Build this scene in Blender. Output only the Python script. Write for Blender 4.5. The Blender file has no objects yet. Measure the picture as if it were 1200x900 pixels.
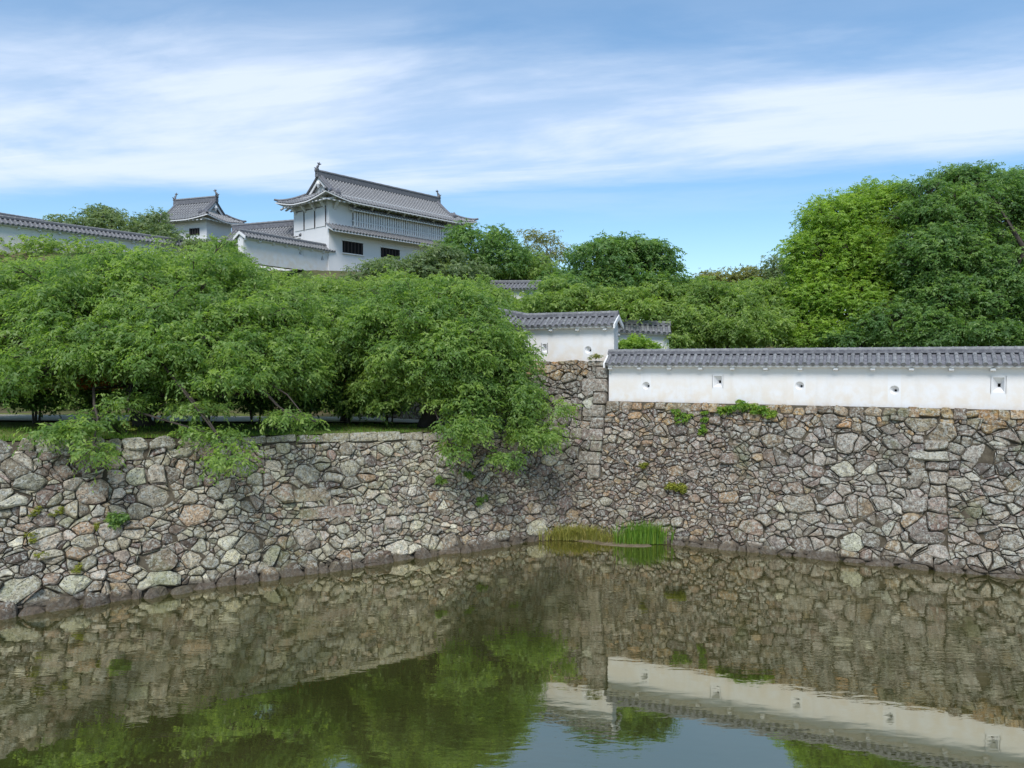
import bpy, bmesh, math, random
import numpy as np
from mathutils import Vector

# ------------------------------------------------------------------ camera, sky, sun
SC = bpy.context.scene
COL = SC.collection
EYE = 7.9                                   # metres above the moat water
PITCH = math.atan(25 / 900)
cam = bpy.data.cameras.new('camera')
cam_ob = bpy.data.objects.new('camera', cam)
COL.objects.link(cam_ob)
cam.sensor_width = 36.0
cam.lens = 27.0
cam.clip_start = 0.1
cam.clip_end = 8000
cam_ob.location = (0, 0, EYE)
cam_ob.rotation_euler = (math.pi / 2 - PITCH, 0, 0)
SC.camera = cam_ob
SC.view_settings.view_transform = 'Standard'
SC.view_settings.look = 'None'
SC.view_settings.exposure = 0.66
SC.view_settings.gamma = 1.0
SC.cycles.max_bounces = 10
SC.cycles.diffuse_bounces = 6
SC.cycles.use_denoising = True

SUN_EL, SUN_AZ = math.radians(52), math.radians(-169)      # azimuth clockwise from +Y: high and behind the camera
world = bpy.data.worlds.new('World')
SC.world = world
world.use_nodes = True
wt = world.node_tree
wt.nodes.clear()


class NT:
    """little helper for node trees"""
    def __init__(self, tree):
        self.t = tree

    def n(self, kind, props=None, **inp):
        nd = self.t.nodes.new(kind)
        for k, v in (props or {}).items():
            setattr(nd, k, v)
        for k, v in inp.items():
            key = int(k[1:]) if k[0] == 'i' and k[1:].isdigit() else k.replace('_', ' ')
            s = nd.inputs[key]
            if isinstance(v, bpy.types.NodeSocket):
                self.t.links.new(v, s)
            else:
                s.default_value = v
        return nd

    def m(self, op, a, b=0.0, c=0.0, clamp=False):
        nd = self.n('ShaderNodeMath', {'operation': op, 'use_clamp': clamp}, i0=a, i1=b, i2=c)
        return nd.outputs[0]

    def mix(self, f, a, b, blend='MIX'):
        nd = self.t.nodes.new('ShaderNodeMix')
        nd.data_type = 'RGBA'
        nd.blend_type = blend
        for s, v in ((nd.inputs[0], f), (nd.inputs[6], a), (nd.inputs[7], b)):
            if isinstance(v, bpy.types.NodeSocket):
                self.t.links.new(v, s)
            else:
                s.default_value = v if not isinstance(v, tuple) or len(v) == 4 else (*v, 1)
        return nd.outputs[2]

    def ramp(self, f, stops, interp='LINEAR'):
        nd = self.t.nodes.new('ShaderNodeValToRGB')
        nd.color_ramp.interpolation = interp
        el = nd.color_ramp.elements
        while len(el) < len(stops):
            el.new(0.5)
        for e, (p, c) in zip(el, stops):
            e.position = p
            e.color = (*c, 1) if len(c) == 3 else c
        self.t.links.new(f, nd.inputs[0])
        return nd.outputs[0]

    def smooth(self, x, a, b, lo=0.0, hi=1.0):
        nd = self.n('ShaderNodeMapRange', {'interpolation_type': 'SMOOTHSTEP'}, i0=x, i1=a, i2=b, i3=lo, i4=hi)
        return nd.outputs[0]

    def noise(self, vec, scale, detail=3.0, rough=0.5, dist=0.0):
        nd = self.n('ShaderNodeTexNoise', None, Vector=vec, Scale=scale, Detail=detail, Roughness=rough, Distortion=dist)
        return nd.outputs[0]


W = NT(wt)
sky = W.n('ShaderNodeTexSky', {'sky_type': 'NISHITA', 'sun_disc': False, 'sun_elevation': SUN_EL, 'sun_rotation': SUN_AZ,
                               'air_density': 1.0, 'dust_density': 0.2, 'ozone_density': 2.2, 'altitude': 50.0})
tc = W.n('ShaderNodeTexCoord')
sx = W.n('ShaderNodeSeparateXYZ', None, Vector=tc.outputs['Generated'])
zc = W.m('MAXIMUM', sx.outputs[2], 0.03)
px = W.m('DIVIDE', sx.outputs[0], zc)                     # position on a flat cloud layer overhead
py = W.m('DIVIDE', sx.outputs[1], zc)
q = W.m('ADD', py, W.m('MULTIPLY', px, 0.30))
al = W.m('SUBTRACT', px, W.m('MULTIPLY', py, 0.30))
cv = W.n('ShaderNodeCombineXYZ', None, X=W.m('MULTIPLY', al, 0.42), Y=W.m('MULTIPLY', q, 0.8), Z=3.7)
n1 = W.noise(cv.outputs[0], 1.1, 7.0, 0.58, 0.25)
cv2 = W.n('ShaderNodeCombineXYZ', None, X=W.m('MULTIPLY', al, 0.9), Y=W.m('MULTIPLY', q, 1.7), Z=9.1)
n2 = W.noise(cv2.outputs[0], 1.6, 6.0, 0.6, 0.4)
qw = W.m('ADD', q, W.m('MULTIPLY', W.m('SUBTRACT', n2, 0.5), 0.55))
qe = W.m('SUBTRACT', qw, W.smooth(al, -3.9, -1.7, 0.0, 0.75))
edge = W.smooth(qe, 3.95, 3.25)                            # crisp far edge of the cirrus band
near = W.smooth(W.m('ADD', qw, W.m('MULTIPLY', al, -0.35)), 2.4, 3.2, 0.16, 1.0)
body = W.m('MULTIPLY', edge, near)
wisp = W.smooth(n1, 0.32, 0.54, 0.42, 1.0)
cv3 = W.n('ShaderNodeCombineXYZ', None, X=W.m('MULTIPLY', al, 1.1), Y=W.m('MULTIPLY', q, 7.0), Z=2.3)
n3 = W.noise(cv3.outputs[0], 1.3, 5.0, 0.6, 0.9)
fine = W.m('ADD', W.m('ADD', W.m('MULTIPLY', n2, 0.3), W.m('MULTIPLY', n3, 0.35)), 0.67)
cl = W.m('MULTIPLY', W.m('MULTIPLY', body, wisp), fine, clamp=True)
thin = W.m('MULTIPLY', W.smooth(n1, 0.45, 0.75), W.smooth(q, 6.5, 4.2, 0.0, 0.28))
cl = W.m('MAXIMUM', cl, thin)
cl = W.m('MULTIPLY', cl, W.smooth(sx.outputs[2], 0.02, 0.12))
cl = W.m('MULTIPLY', cl, 0.90)
hs = W.n('ShaderNodeHueSaturation', None, Hue=0.498, Saturation=1.16, Value=0.92, Color=sky.outputs[0])
skyc = W.mix(0.10, hs.outputs[0], (2.3, 5.2, 7.8))         # thin high veil all over
skyc = W.mix(cl, skyc, (4.8, 5.4, 6.4))
bg = W.n('ShaderNodeBackground', None, Color=skyc, Strength=0.112)
wo = W.n('ShaderNodeOutputWorld', None, Surface=bg.outputs[0])

sl = bpy.data.lights.new('sun', 'SUN')
sl.energy = 2.7
sl.angle = math.radians(24.0)
sl.color = (1.0, 0.975, 0.94)
sun = bpy.data.objects.new('sun', sl)
COL.objects.link(sun)
sdir = Vector((math.sin(SUN_AZ) * math.cos(SUN_EL), math.cos(SUN_AZ) * math.cos(SUN_EL), math.sin(SUN_EL)))
sun.rotation_euler = sdir.to_track_quat('Z', 'Y').to_euler()
sun.location = sdir * 200

RNG = np.random.default_rng(7)
random.seed(11)
CP, SP = math.cos(PITCH), math.sin(PITCH)


# ------------------------------------------------------------------ measuring helpers (photograph of 1200 x 900)
def ray(u, v):
    dx, dz = (u - 600) / 900, (450 - v) / 900
    return np.array([dx, CP + dz * SP, dz * CP - SP])


def at(u, v, Y=None, z=None):
    r = ray(u, v)
    k = Y / r[1] if Y is not None else (z - EYE) / r[2]
    return np.array([0, 0, EYE]) + r * k


def proj(P):
    P = np.asarray(P, float)
    x, y, z = P[..., 0], P[..., 1], P[..., 2] - EYE
    d = y * CP - z * SP
    return np.stack([600 + 900 * x / d, 450 - 900 * (z * CP + y * SP) / d], -1)


def sstep(a, b, x):
    t = np.clip((x - a) / (b - a), 0, 1)
    return t * t * (3 - 2 * t)


# ------------------------------------------------------------------ materials
def new_mat(name):
    m = bpy.data.materials.new(name)
    m.use_nodes = True
    m.node_tree.nodes.clear()
    return m, NT(m.node_tree)


def finish(T, color, rough=0.8, bump=None, bstr=0.3, bdist=0.03, spec=0.3):
    p = T.n('ShaderNodeBsdfPrincipled', None, Roughness=rough)
    p.inputs['Specular IOR Level'].default_value = spec
    if isinstance(color, tuple):
        p.inputs['Base Color'].default_value = (*color, 1)
    else:
        T.t.links.new(color, p.inputs['Base Color'])
    if bump is not None:
        b = T.n('ShaderNodeBump', None, Strength=bstr, Distance=bdist, Height=bump)
        T.t.links.new(b.outputs[0], p.inputs['Normal'])
    o = T.n('ShaderNodeOutputMaterial', None, Surface=p.outputs[0])
    return p


def pos(T):
    return T.n('ShaderNodeNewGeometry').outputs['Position']


def mat_stone():
    m, T = new_mat('weathered_stone')
    P = pos(T)
    tone = T.n('ShaderNodeAttribute', {'attribute_name': 'tone'}).outputs['Color']
    nb = T.noise(P, 1.7, 5, 0.6)
    nm = T.noise(P, 6.0, 7, 0.68)
    nf = T.noise(P, 19.0, 5, 0.72)
    c = T.mix(T.smooth(nm, 0.34, 0.66), T.mix(1.0, tone, (0.60, 0.585, 0.57), 'MULTIPLY'), T.mix(1.0, tone, (1.30, 1.30, 1.27), 'MULTIPLY'))
    lich = T.m('MULTIPLY', T.smooth(T.noise(P, 8.0, 7, 0.76), 0.485, 0.57), T.smooth(nb, 0.30, 0.52))
    c = T.mix(T.m('MULTIPLY', lich, 0.72), c, (0.42, 0.43, 0.39))
    spots = T.smooth(nf, 0.53, 0.62)
    c = T.mix(T.m('MULTIPLY', spots, 0.88), c, (0.045, 0.042, 0.038))
    pits = T.smooth(T.noise(P, 8.5, 6, 0.75, 0.8), 0.57, 0.65)
    c = T.mix(T.m('MULTIPLY', pits, 0.7), c, (0.05, 0.045, 0.04))
    green = T.smooth(T.noise(P, 0.55, 4, 0.6), 0.56, 0.7)
    c = T.mix(T.m('MULTIPLY', green, 0.35), c, (0.12, 0.15, 0.05))
    z = T.n('ShaderNodeSeparateXYZ', None, Vector=P).outputs[2]
    wl = T.m('ADD', 0.27, T.m('MULTIPLY', T.m('SUBTRACT', T.noise(P, 0.9, 3), 0.5), 0.5))
    wet = T.smooth(T.m('SUBTRACT', z, wl), 0.06, -0.06)
    c = T.mix(T.m('MULTIPLY', wet, 0.8), c, T.mix(nm, (0.035, 0.03, 0.024), (0.13, 0.105, 0.08)))   # algae line left by the water
    bh = T.m('ADD', T.m('MULTIPLY', nm, 0.7), T.m('MULTIPLY', nf, 0.3))
    finish(T, c, 0.9, bh, 1.0, 0.10, 0.2)
    return m


def mat_earth(name, a, b, scale=1.5, c3=None):
    m, T = new_mat(name)
    P = pos(T)
    n = T.noise(P, scale, 6, 0.65)
    c = T.mix(T.smooth(n, 0.35, 0.65), a, b)
    if c3:
        c = T.mix(T.smooth(T.noise(P, scale * 0.3, 4, 0.6), 0.5, 0.62), c, c3)
    nf = T.noise(P, scale * 14, 4, 0.7)
    c = T.mix(T.smooth(nf, 0.3, 0.8, 0.0, 0.5), c, (0.02, 0.02, 0.012))
    finish(T, c, 0.95, nf, 0.6, 0.05, 0.1)
    return m


def mat_plaster():
    m, T = new_mat('white_plaster')
    P = pos(T)
    s = T.n('ShaderNodeMapping', None, Vector=P)
    s.inputs['Scale'].default_value = (1.6, 1.6, 0.16)
    streak = T.noise(s.outputs[0], 1.4, 6, 0.65)
    blot = T.noise(P, 0.8, 5, 0.6)
    c = T.mix(T.smooth(streak, 0.5, 0.78, 0, 0.5), (0.655, 0.652, 0.655), (0.55, 0.545, 0.54))
    c = T.mix(T.smooth(blot, 0.5, 0.8, 0, 0.30), c, (0.66, 0.64, 0.60))
    att = T.n('ShaderNodeAttribute', {'attribute_name': 'foot'}).outputs['Fac']   # splash stains just above the stones
    f2 = T.m('MULTIPLY', att, T.smooth(T.noise(P, 2.2, 5, 0.6), 0.3, 0.65))
    c = T.mix(T.m('MULTIPLY', f2, 0.55), c, (0.58, 0.47, 0.33))
    finish(T, c, 0.85, T.noise(P, 14, 4, 0.6), 0.12, 0.02, 0.2)
    return m


def mat_tile(name, base, light, joint=0.35):
    m, T = new_mat(name)
    P = pos(T)
    n = T.noise(P, 6.0, 5, 0.65)
    nf = T.noise(P, 24.0, 4, 0.7)
    oi = T.n('ShaderNodeObjectInfo').outputs['Random']
    c = T.mix(T.smooth(n, 0.35, 0.7), base, light)
    c = T.mix(T.smooth(nf, 0.56, 0.7, 0, joint), c, (0.48, 0.48, 0.46))
    c = T.mix(T.m('MULTIPLY', oi, 0.55), c, (0.11, 0.11, 0.115))
    c = T.mix(T.smooth(T.noise(P, 11.0, 4, 0.7), 0.6, 0.72, 0, 0.6), c, (0.05, 0.05, 0.05))
    finish(T, c, 0.62, nf, 0.35, 0.02, 0.35)
    return m


def mat_flat(name, col, rough=0.7, var=0.25, scale=8.0):
    m, T = new_mat(name)
    P = pos(T)
    n = T.noise(P, scale, 5, 0.6)
    d = tuple(x * (1 - var) for x in col)
    c = T.mix(n, d, tuple(min(1, x * (1 + var)) for x in col))
    finish(T, c, rough, n, 0.2, 0.01, 0.25)
    return m


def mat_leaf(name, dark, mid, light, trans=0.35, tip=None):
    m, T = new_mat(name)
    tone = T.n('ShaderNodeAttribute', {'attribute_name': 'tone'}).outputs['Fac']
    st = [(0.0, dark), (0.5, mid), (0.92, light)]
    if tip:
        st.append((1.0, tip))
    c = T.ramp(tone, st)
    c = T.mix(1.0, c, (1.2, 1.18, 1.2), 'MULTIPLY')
    p = T.n('ShaderNodeBsdfPrincipled', None, Base_Color=c, Roughness=0.48)
    p.inputs['Specular IOR Level'].default_value = 0.35
    tr = T.n('ShaderNodeBsdfTranslucent', None, Color=T.mix(1.0, c, (1.9, 2.0, 0.95), 'MULTIPLY'))
    mx = T.n('ShaderNodeMixShader', None, i0=trans, i1=p.outputs[0], i2=tr.outputs[0])
    T.n('ShaderNodeOutputMaterial', None, Surface=mx.outputs[0])
    return m


def mat_water():
    m, T = new_mat('moat_water')
    P = pos(T)
    mp = T.n('ShaderNodeMapping', None, Vector=P)
    mp.inputs['Rotation'].default_value = (0, 0, math.radians(22))
    mp.inputs['Scale'].default_value = (0.55, 1.5, 1.0)
    a = T.noise(mp.outputs[0], 2.6, 3, 0.5, 0.3)
    b = T.noise(P, 0.35, 3, 0.5)
    calm = T.smooth(T.noise(P, 0.11, 2, 0.5), 0.40, 0.62, 0.25, 1.0)
    h = T.m('ADD', T.m('MULTIPLY', a, calm), T.m('MULTIPLY', b, 1.2))
    bp = T.n('ShaderNodeBump', None, Strength=0.075, Distance=0.06, Height=h)
    murk = T.mix(T.smooth(T.noise(P, 0.25, 4, 0.6), 0.35, 0.65), (0.038, 0.042, 0.011), (0.050, 0.049, 0.016))
    body = T.n('ShaderNodeBsdfDiffuse', None, Color=murk, Normal=bp.outputs[0])
    gl = T.n('ShaderNodeBsdfGlossy', None, Color=(0.93, 0.89, 0.74, 1), Roughness=0.02, Normal=bp.outputs[0])
    fr = T.n('ShaderNodeFresnel', None, IOR=1.95, Normal=bp.outputs[0])
    f = T.m('MULTIPLY', T.m('ADD', fr.outputs[0], 0.20), 1.22, clamp=True)
    mx = T.n('ShaderNodeMixShader', None, i0=f, i1=body.outputs[0], i2=gl.outputs[0])
    T.n('ShaderNodeOutputMaterial', None, Surface=mx.outputs[0])
    return m


M = {
    'stone': mat_stone(),
    'joint': mat_earth('joint_earth', (0.07, 0.058, 0.042), (0.13, 0.11, 0.08), 3.0),
    'earth': mat_earth('bare_earth', (0.15, 0.12, 0.075), (0.08, 0.095, 0.035), 0.6, (0.06, 0.095, 0.025)),
    'lawn': mat_earth('mown_lawn', (0.11, 0.15, 0.036), (0.18, 0.20, 0.06), 1.1, (0.19, 0.16, 0.085)),
    'sand': mat_earth('path_sand', (0.62, 0.55, 0.44), (0.52, 0.46, 0.37), 1.0),
    'mud': mat_earth('bank_mud', (0.13, 0.10, 0.065), (0.2, 0.165, 0.11), 2.0),
    'plaster': mat_plaster(),
    'tile': mat_tile('grey_roof_tile', (0.145, 0.147, 0.152), (0.265, 0.267, 0.268)),
    'tile_dark': mat_tile('dark_ridge_tile', (0.10, 0.10, 0.115), (0.19, 0.19, 0.205), 0.2),
    'joint_plaster': mat_flat('grey_joint_plaster', (0.50, 0.50, 0.50), 0.8),
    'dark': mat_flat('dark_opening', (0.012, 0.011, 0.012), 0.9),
    'wood': mat_flat('dark_wood', (0.045, 0.036, 0.036), 0.8),
    'bark': mat_flat('cherry_bark', (0.055, 0.045, 0.038), 0.9, 0.5, 6.0),
    'twig': mat_flat('bare_twig', (0.20, 0.165, 0.14), 0.9, 0.4, 6.0),
    'cherry': mat_leaf('cherry_leaf', (0.060, 0.118, 0.036), (0.118, 0.198, 0.054), (0.22, 0.305, 0.075), 0.5),
    'deep': mat_leaf('deep_green_leaf', (0.048, 0.104, 0.036), (0.088, 0.166, 0.052), (0.165, 0.255, 0.066), 0.47),
    'mid': mat_leaf('mid_green_leaf', (0.082, 0.142, 0.044), (0.145, 0.222, 0.062), (0.24, 0.32, 0.082), 0.5),
    'lime': mat_leaf('camphor_leaf', (0.080, 0.148, 0.026), (0.155, 0.250, 0.042), (0.26, 0.36, 0.060), 0.48),
    'grey': mat_leaf('grey_green_leaf', (0.070, 0.110, 0.055), (0.115, 0.165, 0.075), (0.18, 0.23, 0.10), 0.42),
    'olive': mat_leaf('olive_leaf', (0.09, 0.105, 0.034), (0.15, 0.165, 0.05), (0.23, 0.235, 0.07), 0.4),
    'photinia': mat_leaf('red_tipped_leaf', (0.045, 0.095, 0.028), (0.080, 0.150, 0.040), (0.13, 0.18, 0.05), 0.4, (0.46, 0.17, 0.06)),
    'reed': mat_leaf('reed_blade', (0.055, 0.12, 0.02), (0.10, 0.20, 0.025), (0.20, 0.27, 0.035), 0.4),
    'straw': mat_leaf('yellowing_grass', (0.10, 0.12, 0.03), (0.20, 0.205, 0.045), (0.33, 0.27, 0.10), 0.35),
    'moss': mat_leaf('yellow_moss', (0.09, 0.115, 0.02), (0.16, 0.18, 0.025), (0.25, 0.26, 0.035), 0.3),
    'water': mat_water(),
}


# ------------------------------------------------------------------ object helpers
def tag(o, label=None, cat=None, group=None, kind=None):
    if label:
        o['label'] = label
    if cat:
        o['category'] = cat
    if group:
        o['group'] = group
    if kind:
        o['kind'] = kind
    return o


def thing(name, label, cat, loc=(0, 0, 0), group=None):
    o = bpy.data.objects.new(name, None)
    COL.objects.link(o)
    o.location = tuple(float(x) for x in loc)
    o.empty_display_size = 0.3
    return tag(o, label, cat, group)


def link(name, me, parent=None, mat=None, world_space=True, kind=None):
    o = bpy.data.objects.new(name, me)
    COL.objects.link(o)
    if mat is not None and not me.materials:
        me.materials.append(mat)
    if parent is not None:
        o.parent = parent
        if world_space:                                   # vertices given in world space
            o.location = tuple(-c for c in wloc(parent))
    if kind:
        o['kind'] = kind
    return o


def wloc(o):
    p = Vector((0, 0, 0))
    while o is not None:
        p += o.location
        o = o.parent
    return p


class MB:
    def __init__(self):
        self.v, self.f, self.n = [], [], 0

    def add(self, V, F):
        self.v.extend([tuple(map(float, p)) for p in V])
        self.f.extend([tuple(i + self.n for i in f) for f in F])
        self.n += len(V)
        return self

    def quad(self, a, b, c, d):
        return self.add([a, b, c, d], [(0, 1, 2, 3)])

    def hexa(self, P):
        """8 corners: bottom loop 0-3, top loop 4-7"""
        return self.add(P, [(3, 2, 1, 0), (4, 5, 6, 7), (0, 1, 5, 4), (1, 2, 6, 5), (2, 3, 7, 6), (3, 0, 4, 7)])

    def tube(self, pts, rad, k=6, cap=True):
        pts = [np.asarray(p, float) for p in pts]
        rings = []
        for i, p in enumerate(pts):
            d = pts[min(i + 1, len(pts) - 1)] - pts[max(i - 1, 0)]
            d = d / (np.linalg.norm(d) + 1e-9)
            up = np.array([0, 0, 1.0]) if abs(d[2]) < 0.9 else np.array([1.0, 0, 0])
            a = np.cross(d, up)
            a /= np.linalg.norm(a)
            b = np.cross(a, d)
            rings.append([p + rad[i] * (math.cos(2 * math.pi * j / k) * a + math.sin(2 * math.pi * j / k) * b) for j in range(k)])
        V = [x for r in rings for x in r]
        F = []
        for i in range(len(pts) - 1):
            for j in range(k):
                F.append((i * k + j, i * k + (j + 1) % k, (i + 1) * k + (j + 1) % k, (i + 1) * k + j))
        if cap:
            F.append(tuple(range(k - 1, -1, -1)))
            F.append(tuple((len(pts) - 1) * k + j for j in range(k)))
        return self.add(V, F)

    def mesh(self, name, mat=None, smooth=False):
        me = bpy.data.meshes.new(name)
        me.from_pydata(self.v, [], self.f)
        if mat is not None:
            me.materials.append(mat)
        if smooth:
            me.polygons.foreach_set('use_smooth', [True] * len(me.polygons))
        me.update()
        return me

    def build(self, name, mat, parent=None, smooth=False, kind=None):
        return link(name, self.mesh(name, mat, smooth), parent, kind=kind)


def np_mesh(name, V, nq, mat, tone=None):
    """mesh of nq separate quads, V of shape (nq*4, 3)"""
    me = bpy.data.meshes.new(name)
    me.vertices.add(nq * 4)
    me.vertices.foreach_set('co', np.ascontiguousarray(V, np.float32).ravel())
    me.loops.add(nq * 4)
    me.loops.foreach_set('vertex_index', np.arange(nq * 4, dtype=np.int32))
    me.polygons.add(nq)
    me.polygons.foreach_set('loop_start', np.arange(nq, dtype=np.int32) * 4)
    if tone is not None:
        at_ = me.attributes.new('tone', 'FLOAT', 'FACE')
        at_.data.foreach_set('value', np.ascontiguousarray(tone, np.float32))
    me.materials.append(mat)
    me.update(calc_edges=True)
    return me


def unit(a):
    return a / (np.linalg.norm(a, axis=-1, keepdims=True) + 1e-9)


# ------------------------------------------------------------------ wall planes
class Plane:
    """battered face: s along the waterline, z height, d out of the face"""
    def __init__(self, o, e, b):
        self.o = np.array([o[0], o[1]])
        self.e = np.array(e) / np.hypot(*e)
        self.inw = np.array([-self.e[1], self.e[0]])       # towards the land
        self.b = b
        self.nrm = unit(np.array([-self.inw[0], -self.inw[1], b]))

    def P(self, s, z, d=0.0):
        xy = self.o + self.e * s + self.inw * self.b * z
        return np.array([xy[0], xy[1], z]) + self.nrm * d

    def hit(self, u, v):
        r = ray(u, v)
        # (k*r.xy - o).inw = b*(EYE + k*r.z)
        k = (self.o @ self.inw + self.b * EYE) / (r[:2] @ self.inw - self.b * r[2])
        p = np.array([0, 0, EYE]) + r * k
        return float((p[:2] - self.o) @ self.e), float(p[2])


RW = Plane((4.34, 34.66), (14.40, -6.75), 0.25)
LW = Plane((1.34, 34.15), (17.31, 10.41), 0.42)
S_Q = RW.hit(711, 470)[0]                                  # corner of the tall bastion
H_R, H_B = 6.1, 7.95
CREASE_R = float(np.linalg.solve(np.array([RW.e, -LW.e]).T, LW.o - RW.o)[0])
CREASE_L = float(np.linalg.solve(np.array([RW.e, -LW.e]).T, LW.o - RW.o)[1])


def lw_top(s):
    return 4.72 - 0.0265 * (s - 0.0)


def lawn_z(x, y):
    return lw_top((np.asarray(x) - LW.o[0]) * LW.e[0] + (np.asarray(y) - LW.o[1]) * LW.e[1])


def gz(X, Y):
    X, Y = np.asarray(X, float), np.asarray(Y, float)
    dl = (X - LW.o[0]) * LW.inw[0] + (Y - LW.o[1]) * LW.inw[1]
    dr = (X - RW.o[0]) * RW.inw[0] + (Y - RW.o[1]) * RW.inw[1]
    sr = (X - RW.o[0]) * RW.e[0] + (Y - RW.o[1]) * RW.e[1]
    wx = 1 - sstep(0, 16, X)
    wl = sstep(-31, -22, X)                                  # the far left terrace is high, the slope below the gatehouse falls away
    hl = (1 - wl) * 11.0 * sstep(44, 57, Y) + wl * (7.6 * sstep(43, 60, Y) + 3.5 * sstep(60, 69, Y))
    hill = 5 + hl * wx + 4 * sstep(60, 110, Y) * (1 - wx) + 3.0 * sstep(48, 62, Y) * (1 - wx)
    base = np.where(sr < S_Q, 7.75, 6.0)
    up = np.maximum(base, hill)
    ter = np.where(dl > 2.9, np.maximum(lawn_z(X, Y) - 0.07, np.where(Y > 42, hill, 0)), -1.3)
    z = np.where(dr > 3.3, up, ter)
    z = np.where(Y < -3, 6.2, z)
    return z + 0.0


def build_setting():
    xs = np.concatenate([[-4000, -1500, -600, -250, -160], np.arange(-110, 100.1, 0.9), [160, 250, 600, 1500, 4000]])
    ys = np.concatenate([[-4000, -1000, -300, -60, -20, -6, -3.05, -2.95, 4, 12], np.arange(18, 120.1, 0.9), [150, 220, 400, 1000, 4000]])
    XX, YY = np.meshgrid(xs, ys)
    ZZ = gz(XX, YY) + np.where(YY > 44, RNG.normal(0, 0.08, XX.shape), 0)
    nx, ny = len(xs), len(ys)
    V = np.stack([XX, YY, ZZ], -1).reshape(-1, 3)
    F = [(j * nx + i, j * nx + i + 1, (j + 1) * nx + i + 1, (j + 1) * nx + i) for j in range(ny - 1) for i in range(nx - 1)]
    mb = MB()
    mb.v, mb.f, mb.n = V.tolist(), F, len(V)
    tag(mb.build('ground', M['earth'], smooth=True), 'earth slopes of the castle hill and the bed of the moat', kind='structure')
    # water: a sheet that fills the moat
    mb = MB()
    mb.quad((-140, -3.0, 0), (130, -3.0, 0), (130, 48, 0), (-140, 48, 0))
    tag(mb.build('water', M['water']), 'still olive green moat water mirroring the walls', kind='structure')
    # lawn strip on the terrace
    mb = MB()
    ss = np.arange(-46, 3.0, 1.0)
    rows = []
    for s in ss:
        r = []
        for k, w in enumerate((0, 0.25, 0.8, 1.6, 3, 5, 8, 12, 16)):
            xy = LW.o + LW.e * s + LW.inw * (LW.b * lw_top(s) + 0.12 + w)
            z = lw_top(s) + (0.02 if k == 0 else 0.05 + 0.05 * math.sin(s * 1.3 + w) * (k < 6))
            r.append((xy[0], xy[1], z))
        rows.append(r)
    n = len(rows[0])
    mb.v = [p for r in rows for p in r]
    mb.f = [(i * n + j, (i + 1) * n + j, (i + 1) * n + j + 1, i * n + j + 1) for i in range(len(rows) - 1) for j in range(n - 1)]
    tag(mb.build('lawn', M['lawn'], smooth=True), 'mown grass strip along the top of the moat wall', kind='structure')
    # sandy path behind the lawn
    mb = MB()
    pts = [(-48, 29.5), (-36, 32.0), (-24, 34.9), (-14, 37.6), (-7.5, 39.4), (-4, 40.2)]
    L, R = [], []
    for i, (x, y) in enumerate(pts):
        a, b = pts[max(0, i - 1)], pts[min(len(pts) - 1, i + 1)]
        t = unit(np.array([b[0] - a[0], b[1] - a[1]]))
        for side, w in ((L, 2.1), (R, -2.1)):
            p = (x - t[1] * w, y + t[0] * w)
            side.append((p[0], p[1], float(lawn_z(*p)) + 0.14))
    for i in range(len(pts) - 1):
        mb.quad(R[i], R[i + 1], L[i + 1], L[i])
    tag(mb.build('path', M['sand']), 'pale sandy path behind the hedge', kind='structure')
    # mud bank in the corner of the moat
    mb = MB()
    c = at(715, 632, z=0)
    ring, ring2 = [], []
    for k in range(20):
        a = 2 * math.pi * k / 20
        rx, ry = 2.6 + random.uniform(-.3, .3), 0.85 + random.uniform(-.15, .15)
        ex, iw = RW.e, RW.inw
        for rr, f_, zz in ((ring, 1.0, -0.15), (ring2, 0.72, 0.035 + random.uniform(-.02, .02))):
            xy = c[:2] + ex * (math.cos(a) * rx * f_) + iw * (math.sin(a) * ry * f_ - 0.45)
            rr.append((xy[0], xy[1], zz))
    mb.add(ring + ring2, [(k, (k + 1) % 20, 20 + (k + 1) % 20, 20 + k) for k in range(20)] + [tuple(range(20, 40))])
    tag(mb.build('mud_bank', M['mud'], smooth=True), 'low mud bank in the inner corner of the moat', kind='structure')


build_setting()


# ------------------------------------------------------------------ stone walls
def clip(poly, nx, ny, c):
    out = []
    k = len(poly)
    for i in range(k):
        a, b = poly[i], poly[(i + 1) % k]
        da, db = nx * a[0] + ny * a[1] - c, nx * b[0] + ny * b[1] - c
        if da <= 0:
            out.append(a)
        if (da < 0 < db) or (db < 0 < da):
            t = da / (da - db)
            out.append((a[0] + (b[0] - a[0]) * t, a[1] + (b[1] - a[1]) * t))
    return out


ASP = 1.5                                                  # stones lie longer than they are tall


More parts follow.
